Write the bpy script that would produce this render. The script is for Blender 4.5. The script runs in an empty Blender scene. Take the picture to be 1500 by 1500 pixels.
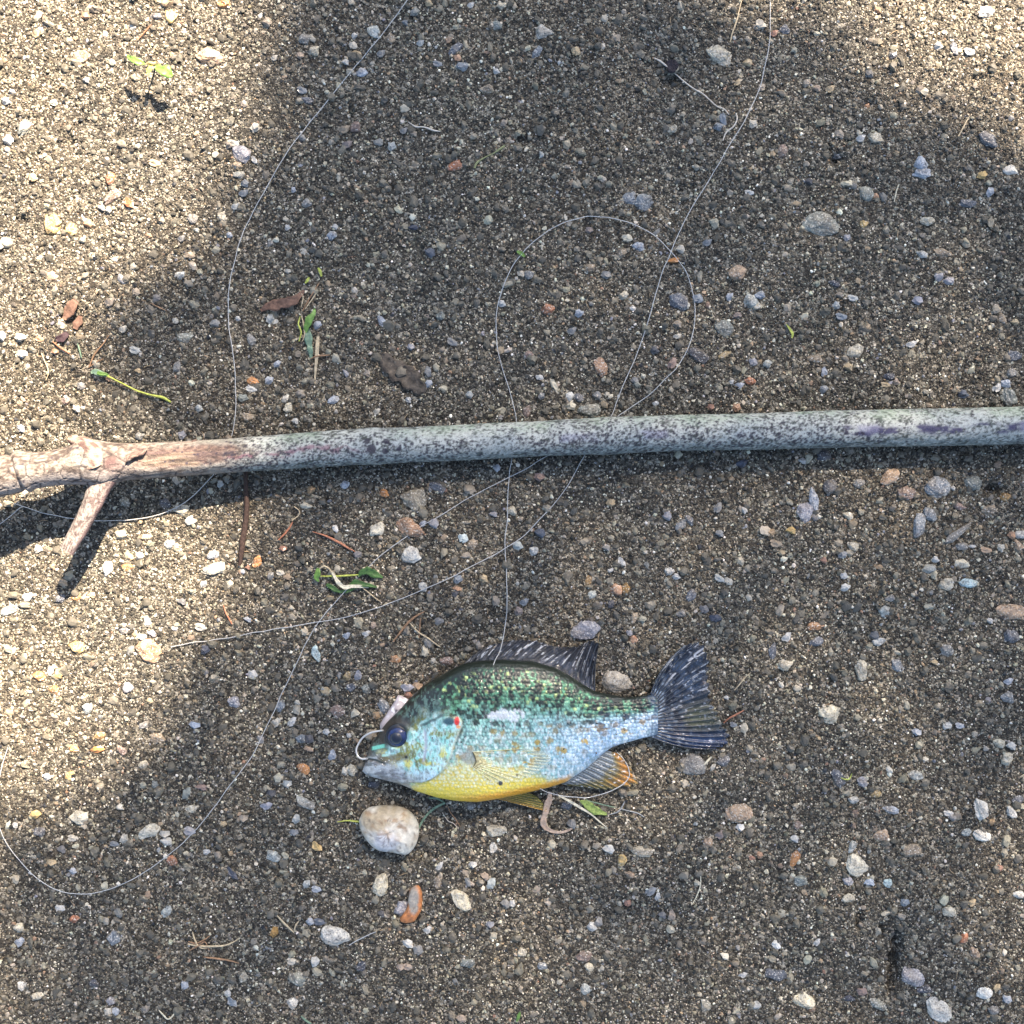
import bpy, math
import numpy as np
from mathutils import Vector, Euler

# ---------------------------------------------------------------- camera, sky, sun, exposure
S = 0.00028            # metres on the ground per photo pixel (photo is 1500 wide = 42 cm)
CAMH = 0.45            # the phone is held 45 cm above the sand
HP = CAMH / S
scene = bpy.context.scene
col = scene.collection
cam_d = bpy.data.cameras.new("camera")
cam = bpy.data.objects.new("camera", cam_d)
col.objects.link(cam)
cam.location = (0, 0, CAMH)
cam_d.sensor_width = 36
cam_d.lens = 36 * CAMH / (1500 * S)
cam_d.clip_start = 0.01
cam_d.clip_end = 300
scene.camera = cam

EL = math.radians(46.1)
SUNH = Vector((0.56, 1.0, 0)).normalized()
TOSUN = (SUNH * math.cos(EL) + Vector((0, 0, math.sin(EL)))).normalized()
world = bpy.data.worlds.new("World")
scene.world = world
world.use_nodes = True
wn = world.node_tree
for n in list(wn.nodes):
    wn.nodes.remove(n)
sky = wn.nodes.new("ShaderNodeTexSky")
sky.sky_type = 'NISHITA'
sky.sun_disc = False
sky.dust_density = 2.0
sky.sun_elevation = EL
sky.sun_rotation = math.atan2(SUNH.x, SUNH.y)
bg = wn.nodes.new("ShaderNodeBackground")
bg.inputs[1].default_value = 0.058
wo = wn.nodes.new("ShaderNodeOutputWorld")
wn.links.new(sky.outputs[0], bg.inputs[0])
wn.links.new(bg.outputs[0], wo.inputs[0])

sun_d = bpy.data.lights.new("sun", 'SUN')
sun_d.energy = 5.0
sun_d.angle = math.radians(0.53)
sun_d.color = (1.0, 0.83, 0.655)
sun = bpy.data.objects.new("sun", sun_d)
col.objects.link(sun)
sun.rotation_euler = TOSUN.to_track_quat('Z', 'Y').to_euler()
sun.location = (2, 3, 5)

vs = scene.view_settings
vs.view_transform = 'Standard'
vs.look = 'None'
vs.exposure = 2.42
vs.gamma = 1.0
vs.use_curve_mapping = False

# ---------------------------------------------------------------- helpers
rng = np.random.default_rng(7)


def hash2(ix, iy, seed):
    h = (ix.astype(np.int64) * 374761393 + iy.astype(np.int64) * 668265263 + seed * 1274126177) & 0xffffffff
    h = ((h ^ (h >> 13)) * 1274126177) & 0xffffffff
    h = h ^ (h >> 16)
    return (h & 0xffffff) / float(0x1000000)


def vnoise(x, y, sc, seed=0):
    """value noise in 0..1, feature size sc"""
    x = np.asarray(x, float) / sc
    y = np.asarray(y, float) / sc
    ix, iy = np.floor(x), np.floor(y)
    fx, fy = x - ix, y - iy
    fx = fx * fx * (3 - 2 * fx)
    fy = fy * fy * (3 - 2 * fy)
    a, b = hash2(ix, iy, seed), hash2(ix + 1, iy, seed)
    c, d = hash2(ix, iy + 1, seed), hash2(ix + 1, iy + 1, seed)
    return (a * (1 - fx) + b * fx) * (1 - fy) + (c * (1 - fx) + d * fx) * fy


def fbm(x, y, sc, seed=0, o=4):
    r, amp, tot = 0, 1.0, 0
    for k in range(o):
        r = r + amp * vnoise(x, y, sc / 2 ** k, seed + 17 * k)
        tot += amp
        amp *= 0.55
    return r / tot


def voronoi(x, y, seed=0, jit=0.8):
    """unit cells; returns F1, F2, and two per-cell randoms"""
    x, y = np.asarray(x, float), np.asarray(y, float)
    ix, iy = np.floor(x), np.floor(y)
    f1 = np.full(x.shape, 9.0)
    f2 = np.full(x.shape, 9.0)
    ca = np.zeros(x.shape)
    cb = np.zeros(x.shape)
    for dx in (-1, 0, 1):
        for dy in (-1, 0, 1):
            jx, jy = ix + dx, iy + dy
            px = jx + 0.5 + jit * (hash2(jx, jy, seed) - 0.5)
            py = jy + 0.5 + jit * (hash2(jx, jy, seed + 5) - 0.5)
            d = np.hypot(px - x, py - y)
            near = d < f1
            f2 = np.where(near, f1, np.minimum(f2, d))
            f1 = np.where(near, d, f1)
            ca = np.where(near, hash2(jx, jy, seed + 9), ca)
            cb = np.where(near, hash2(jx, jy, seed + 13), cb)
    return f1, f2, ca, cb


def sst(a, b, x):
    t = np.clip((np.asarray(x, float) - a) / (b - a), 0, 1)
    return t * t * (3 - 2 * t)


def mix(a, b, t):
    a, b = np.asarray(a, float), np.asarray(b, float)
    t = np.asarray(t, float)
    if t.ndim and (a.ndim > t.ndim or b.ndim > t.ndim or a.ndim == 1):
        t = t[..., None]
    return a * (1 - t) + b * t


def W(px, py, z=0.0):
    """a point seen at photo pixel (px, py) that stands z pixels above the sand, in metres"""
    k = 1 - z / HP
    return ((px - 750) * S * k, (750 - py) * S * k, z * S)


def tag(o, label=None, cat=None, group=None, kind=None):
    if label: o["label"] = label
    if cat: o["category"] = cat
    if group: o["group"] = group
    if kind: o["kind"] = kind
    return o


def mesh_obj(name, verts, faces, mat, parent=None, cols=None, smooth=True):
    me = bpy.data.meshes.new(name)
    verts = np.asarray(verts, np.float32)
    if isinstance(faces, np.ndarray) and faces.ndim == 2:
        k = faces.shape[1]
        me.vertices.add(len(verts))
        me.vertices.foreach_set("co", verts.ravel())
        me.loops.add(faces.size)
        me.loops.foreach_set("vertex_index", faces.ravel().astype(np.int32))
        me.polygons.add(len(faces))
        me.polygons.foreach_set("loop_start", (np.arange(len(faces)) * k).astype(np.int32))
        me.update(calc_edges=True)
    else:
        me.from_pydata([tuple(map(float, v)) for v in verts], [], [tuple(map(int, f)) for f in faces])
    if cols is not None:
        at = me.color_attributes.new("col", 'FLOAT_COLOR', 'POINT')
        c = np.ones((len(verts), 4), np.float32)
        cc = np.asarray(cols, np.float32)
        c[:, :cc.shape[1]] = cc
        at.data.foreach_set("color", c.ravel())
    me.polygons.foreach_set("use_smooth", np.full(len(me.polygons), smooth))
    me.materials.append(mat)
    o = bpy.data.objects.new(name, me)
    col.objects.link(o)
    if parent is not None:
        o.parent = parent
    return o


def empty(name, loc=(0, 0, 0)):
    o = bpy.data.objects.new(name, None)
    o.empty_display_size = 0.01
    o.location = loc
    col.objects.link(o)
    return o


def grid_faces(nu, nv, wrap_v=False, off=0):
    i = np.arange(nu - 1)[:, None]
    j = np.arange(nv if wrap_v else nv - 1)[None, :]
    j2 = (j + 1) % nv
    a = i * nv + j; b = (i + 1) * nv + j; c = (i + 1) * nv + j2; d = i * nv + j2
    return (np.stack([a, b, c, d], -1).reshape(-1, 4) + off)


class NT:
    """small node-tree writer"""
    def __init__(s, name):
        s.m = bpy.data.materials.new(name)
        s.m.use_nodes = True
        s.t = s.m.node_tree
        for n in list(s.t.nodes):
            s.t.nodes.remove(n)
        s.out = s.t.nodes.new("ShaderNodeOutputMaterial")
        s.b = s.t.nodes.new("ShaderNodeBsdfPrincipled")
        s.t.links.new(s.b.outputs[0], s.out.inputs[0])

    def n(s, typ, **kw):
        nd = s.t.nodes.new(typ)
        for k, v in kw.items():
            if k.startswith("i_"):
                key = k[2:].replace("_", " ")
                nd.inputs[int(key) if key.isdigit() else key].default_value = v
            else:
                setattr(nd, k, v)
        return nd

    def l(s, a, b):
        s.t.links.new(a, b)

    def noise(s, scale, detail=3, rough=0.6, vec=None):
        nd = s.n("ShaderNodeTexNoise")
        nd.inputs["Scale"].default_value = scale
        nd.inputs["Detail"].default_value = detail
        nd.inputs["Roughness"].default_value = rough
        if vec: s.l(vec, nd.inputs["Vector"])
        return nd

    def ramp(s, stops, fac):
        nd = s.n("ShaderNodeValToRGB")
        e = nd.color_ramp.elements
        while len(e) < len(stops): e.new(0.5)
        for k, (p, c) in enumerate(stops):
            e[k].position = p
            e[k].color = tuple(c) + (1,) if len(c) == 3 else c
        s.l(fac, nd.inputs[0])
        return nd.outputs[0]

    def mixc(s, a, b, fac, mode='MIX'):
        nd = s.n("ShaderNodeMix", data_type='RGBA', blend_type=mode)
        for v, i in ((fac, 0), (a, 6), (b, 7)):
            if hasattr(v, "links"): s.l(v, nd.inputs[i])
            else: nd.inputs[i].default_value = v if not isinstance(v, tuple) or len(v) == 4 else v + (1,)
        return nd.outputs[2]

    def bump(s, h, dist, strength=1.0):
        nd = s.n("ShaderNodeBump")
        nd.inputs["Strength"].default_value = strength
        nd.inputs["Distance"].default_value = dist
        s.l(h, nd.inputs["Height"])
        s.l(nd.outputs[0], s.b.inputs["Normal"])
        return nd

    def set(s, **kw):
        for k, v in kw.items():
            s.b.inputs[k.replace("_", " ")].default_value = v


def attr_mat(name, rough=0.5, spec=0.5, bump=0, bscale=3000, coat=0, alpha=False, var=0.0, metal=0.0, trans=0.0):
    m = NT(name)
    a = m.n("ShaderNodeAttribute", attribute_name="col")
    c = a.outputs["Color"]
    if var > 0:
        nz = m.noise(bscale * 0.6, 3)
        tc = m.n("ShaderNodeTexCoord")
        m.l(tc.outputs["Object"], nz.inputs["Vector"])
        g = m.ramp([(0.3, (1 - var,) * 3), (0.7, (1 + var,) * 3)], nz.outputs[0])
        c = m.mixc(c, g, 1.0, 'MULTIPLY')
    m.l(c, m.b.inputs["Base Color"])
    m.set(Roughness=rough, Specular_IOR_Level=spec, Metallic=metal)
    m.b.inputs["Coat Weight"].default_value = coat
    m.b.inputs["Coat Roughness"].default_value = 0.12
    if trans: m.b.inputs["Transmission Weight"].default_value = trans
    if alpha: m.l(a.outputs["Alpha"], m.b.inputs["Alpha"])
    if bump > 0:
        tc = m.n("ShaderNodeTexCoord")
        nz = m.noise(bscale, 3, 0.6, tc.outputs["Object"])
        m.bump(nz.outputs[0], bump)
    return m.m


def flat_mat(name, c, rough=0.6, spec=0.4, var=0.25, scale=900, bump=0.0001, coat=0):
    m = NT(name)
    tc = m.n("ShaderNodeTexCoord")
    nz = m.noise(scale, 4, 0.65, tc.outputs["Object"])
    c = np.array(c)
    m.l(m.ramp([(0.3, tuple(c * (1 - var))), (0.7, tuple(np.minimum(c * (1 + var), 0.95)))], nz.outputs[0]), m.b.inputs["Base Color"])
    m.set(Roughness=rough, Specular_IOR_Level=spec)
    m.b.inputs["Coat Weight"].default_value = coat
    if bump: m.bump(nz.outputs[0], bump)
    return m.m


def catmull(pts, step=3.0):
    """smooth resample of a polyline whose rows may hold extra channels (z, radius ...)"""
    p = np.asarray(pts, float)
    p = np.vstack([2 * p[0] - p[1], p, 2 * p[-1] - p[-2]])
    out = []
    for i in range(1, len(p) - 2):
        n = max(2, int(np.hypot(*(p[i + 1, :2] - p[i, :2])) / step))
        t = np.linspace(0, 1, n, endpoint=False)[:, None]
        a, b, c, d = p[i - 1], p[i], p[i + 1], p[i + 2]
        out.append(0.5 * ((2 * b) + (-a + c) * t + (2 * a - 5 * b + 4 * c - d) * t ** 2 + (-a + 3 * b - 3 * c + d) * t ** 3))
    out.append(p[-2][None, :])
    return np.vstack(out)


def tube_geo(P, R, n=8, flat=1.0, caps=True):
    """P (k,3) metres, R (k,) metres; flat squashes the section vertically"""
    P = np.asarray(P, float)
    T = np.gradient(P, axis=0)
    T /= np.linalg.norm(T, axis=1)[:, None] + 1e-12
    up = np.array([0, 0, 1.0])
    A = np.cross(T, up)
    bad = np.linalg.norm(A, axis=1) < 0.05
    A[bad] = (1, 0, 0)
    A /= np.linalg.norm(A, axis=1)[:, None]
    B = np.cross(A, T)
    th = np.linspace(0, 2 * math.pi, n, endpoint=False)
    R = np.broadcast_to(np.asarray(R, float), (len(P),))
    V = P[:, None] + R[:, None, None] * (np.cos(th)[None, :, None] * A[:, None] + flat * np.sin(th)[None, :, None] * B[:, None])
    V = V.reshape(-1, 3)
    F = [tuple(f) for f in grid_faces(len(P), n, True)]
    if caps:
        F.append(tuple(range(n))[::-1])
        F.append(tuple(range((len(P) - 1) * n, len(P) * n)))
    return V, F


def px_tube(name, pts, r, mat, parent=None, n=7, flat=1.0, step=3.0, ground=True, wob=0.0, seed=0):
    """pts rows (px, py, z[, r]) in photo pixels"""
    pts = [tuple(p) + (() if len(p) == 4 else (r,)) for p in pts]
    c = catmull(pts, step)
    if wob:
        k = np.arange(len(c))
        c[:, 0] += wob * (vnoise(k, k * 0, 5, seed) - 0.5)
        c[:, 1] += wob * (vnoise(k, k * 0, 4, seed + 3) - 0.5)
    z = c[:, 2] + (gh(c[:, 0], c[:, 1]) if ground else 0)
    P = np.array([W(a, b, zz) for a, b, zz in zip(c[:, 0], c[:, 1], z)])
    V, F = tube_geo(P, np.maximum(c[:, 3], 0.15) * S, n, flat)
    return mesh_obj(name, V, F, mat, parent)


def blade(name, pts, mat, parent=None, thick=0.7, fold=0.25, ground=True):
    """a flat leaf or straw: rows (px, py, z, half width)"""
    c = catmull(pts, 2.5)
    z = c[:, 2] + (gh(c[:, 0], c[:, 1]) if ground else 0)
    T = np.gradient(c[:, :2], axis=0)
    T /= np.linalg.norm(T, axis=1)[:, None] + 1e-9
    N = np.stack([-T[:, 1], T[:, 0]], 1)
    V = []
    for k in range(len(c)):
        w = max(c[k, 3], 0.25)
        for (o, dz) in ((-1, fold * w), (-0.5, fold * w * 0.35), (0, 0), (0.5, fold * w * 0.35), (1, fold * w), (1, fold * w - thick), (0, -thick), (-1, fold * w - thick)):
            rg = 1 + (.75 * (float(vnoise(k * 2.5 + c[0, 0], o * 7 + c[0, 1], 4.5, 77)) - .5) if w > 3 else 0)
            x, y = c[k, :2] + N[k] * o * w * rg
            V.append(W(x, y, z[k] + dz + 0.35 * math.sin(k * 1.3 + o) + (w > 3) * 2.2 * (float(vnoise(c[k, 0] + o * w, c[k, 1] + 3 * o, 5, 78)) - .5)))
    n = len(c)
    F = [tuple(f) for f in grid_faces(n, 8, True)]
    F += [tuple(range(8))[::-1], tuple(range((n - 1) * 8, n * 8))]
    return mesh_obj(name, V, F, mat, parent)


# ---------------------------------------------------------------- the sand: height field
DENTS = [(1300, 1365, 16, 26, 3), (1309, 1410, 16, 40, 3), (1316, 1384, 6, 13, 9), (1311, 1412, 7, 20, 11), (1306, 1446, 7, 15, 9), (1292, 1366, 5, 9, 6), (1258, 1350, 4, 14, 7), (1226, 232, 10, 7, 10), (1214, 217, 5, 5, 6), (1455, 716, 11, 7, 9), (1400, 745, 5, 4, 5),
         (985, 116, 15, 11, 6), (104, 468, 14, 24, 4), (760, 205, 16, 6, 4), (1430, 115, 10, 6, 4), (1275, 152, 9, 7, 4),
         (612, 1248, 34, 12, 4), (32, 322, 7, 6, 4), (104, 208, 6, 8, 4), (585, 556, 34, 22, 1)]


def gh(px, py):
    px, py = np.asarray(px, float), np.asarray(py, float)
    h = 5.5 * (fbm(px, py, 190, 3, 3) - 0.5) + 4.2 * (vnoise(px, py, 46, 8) - 0.5) + 2.4 * (vnoise(px, py, 17, 12) - 0.5)
    for (x, y, a, b, d) in DENTS:
        h = h - 2.0 * d * np.exp(-(((px - x) / a) ** 2 + ((py - y) / b) ** 2) * 0.9)
    return h
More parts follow.
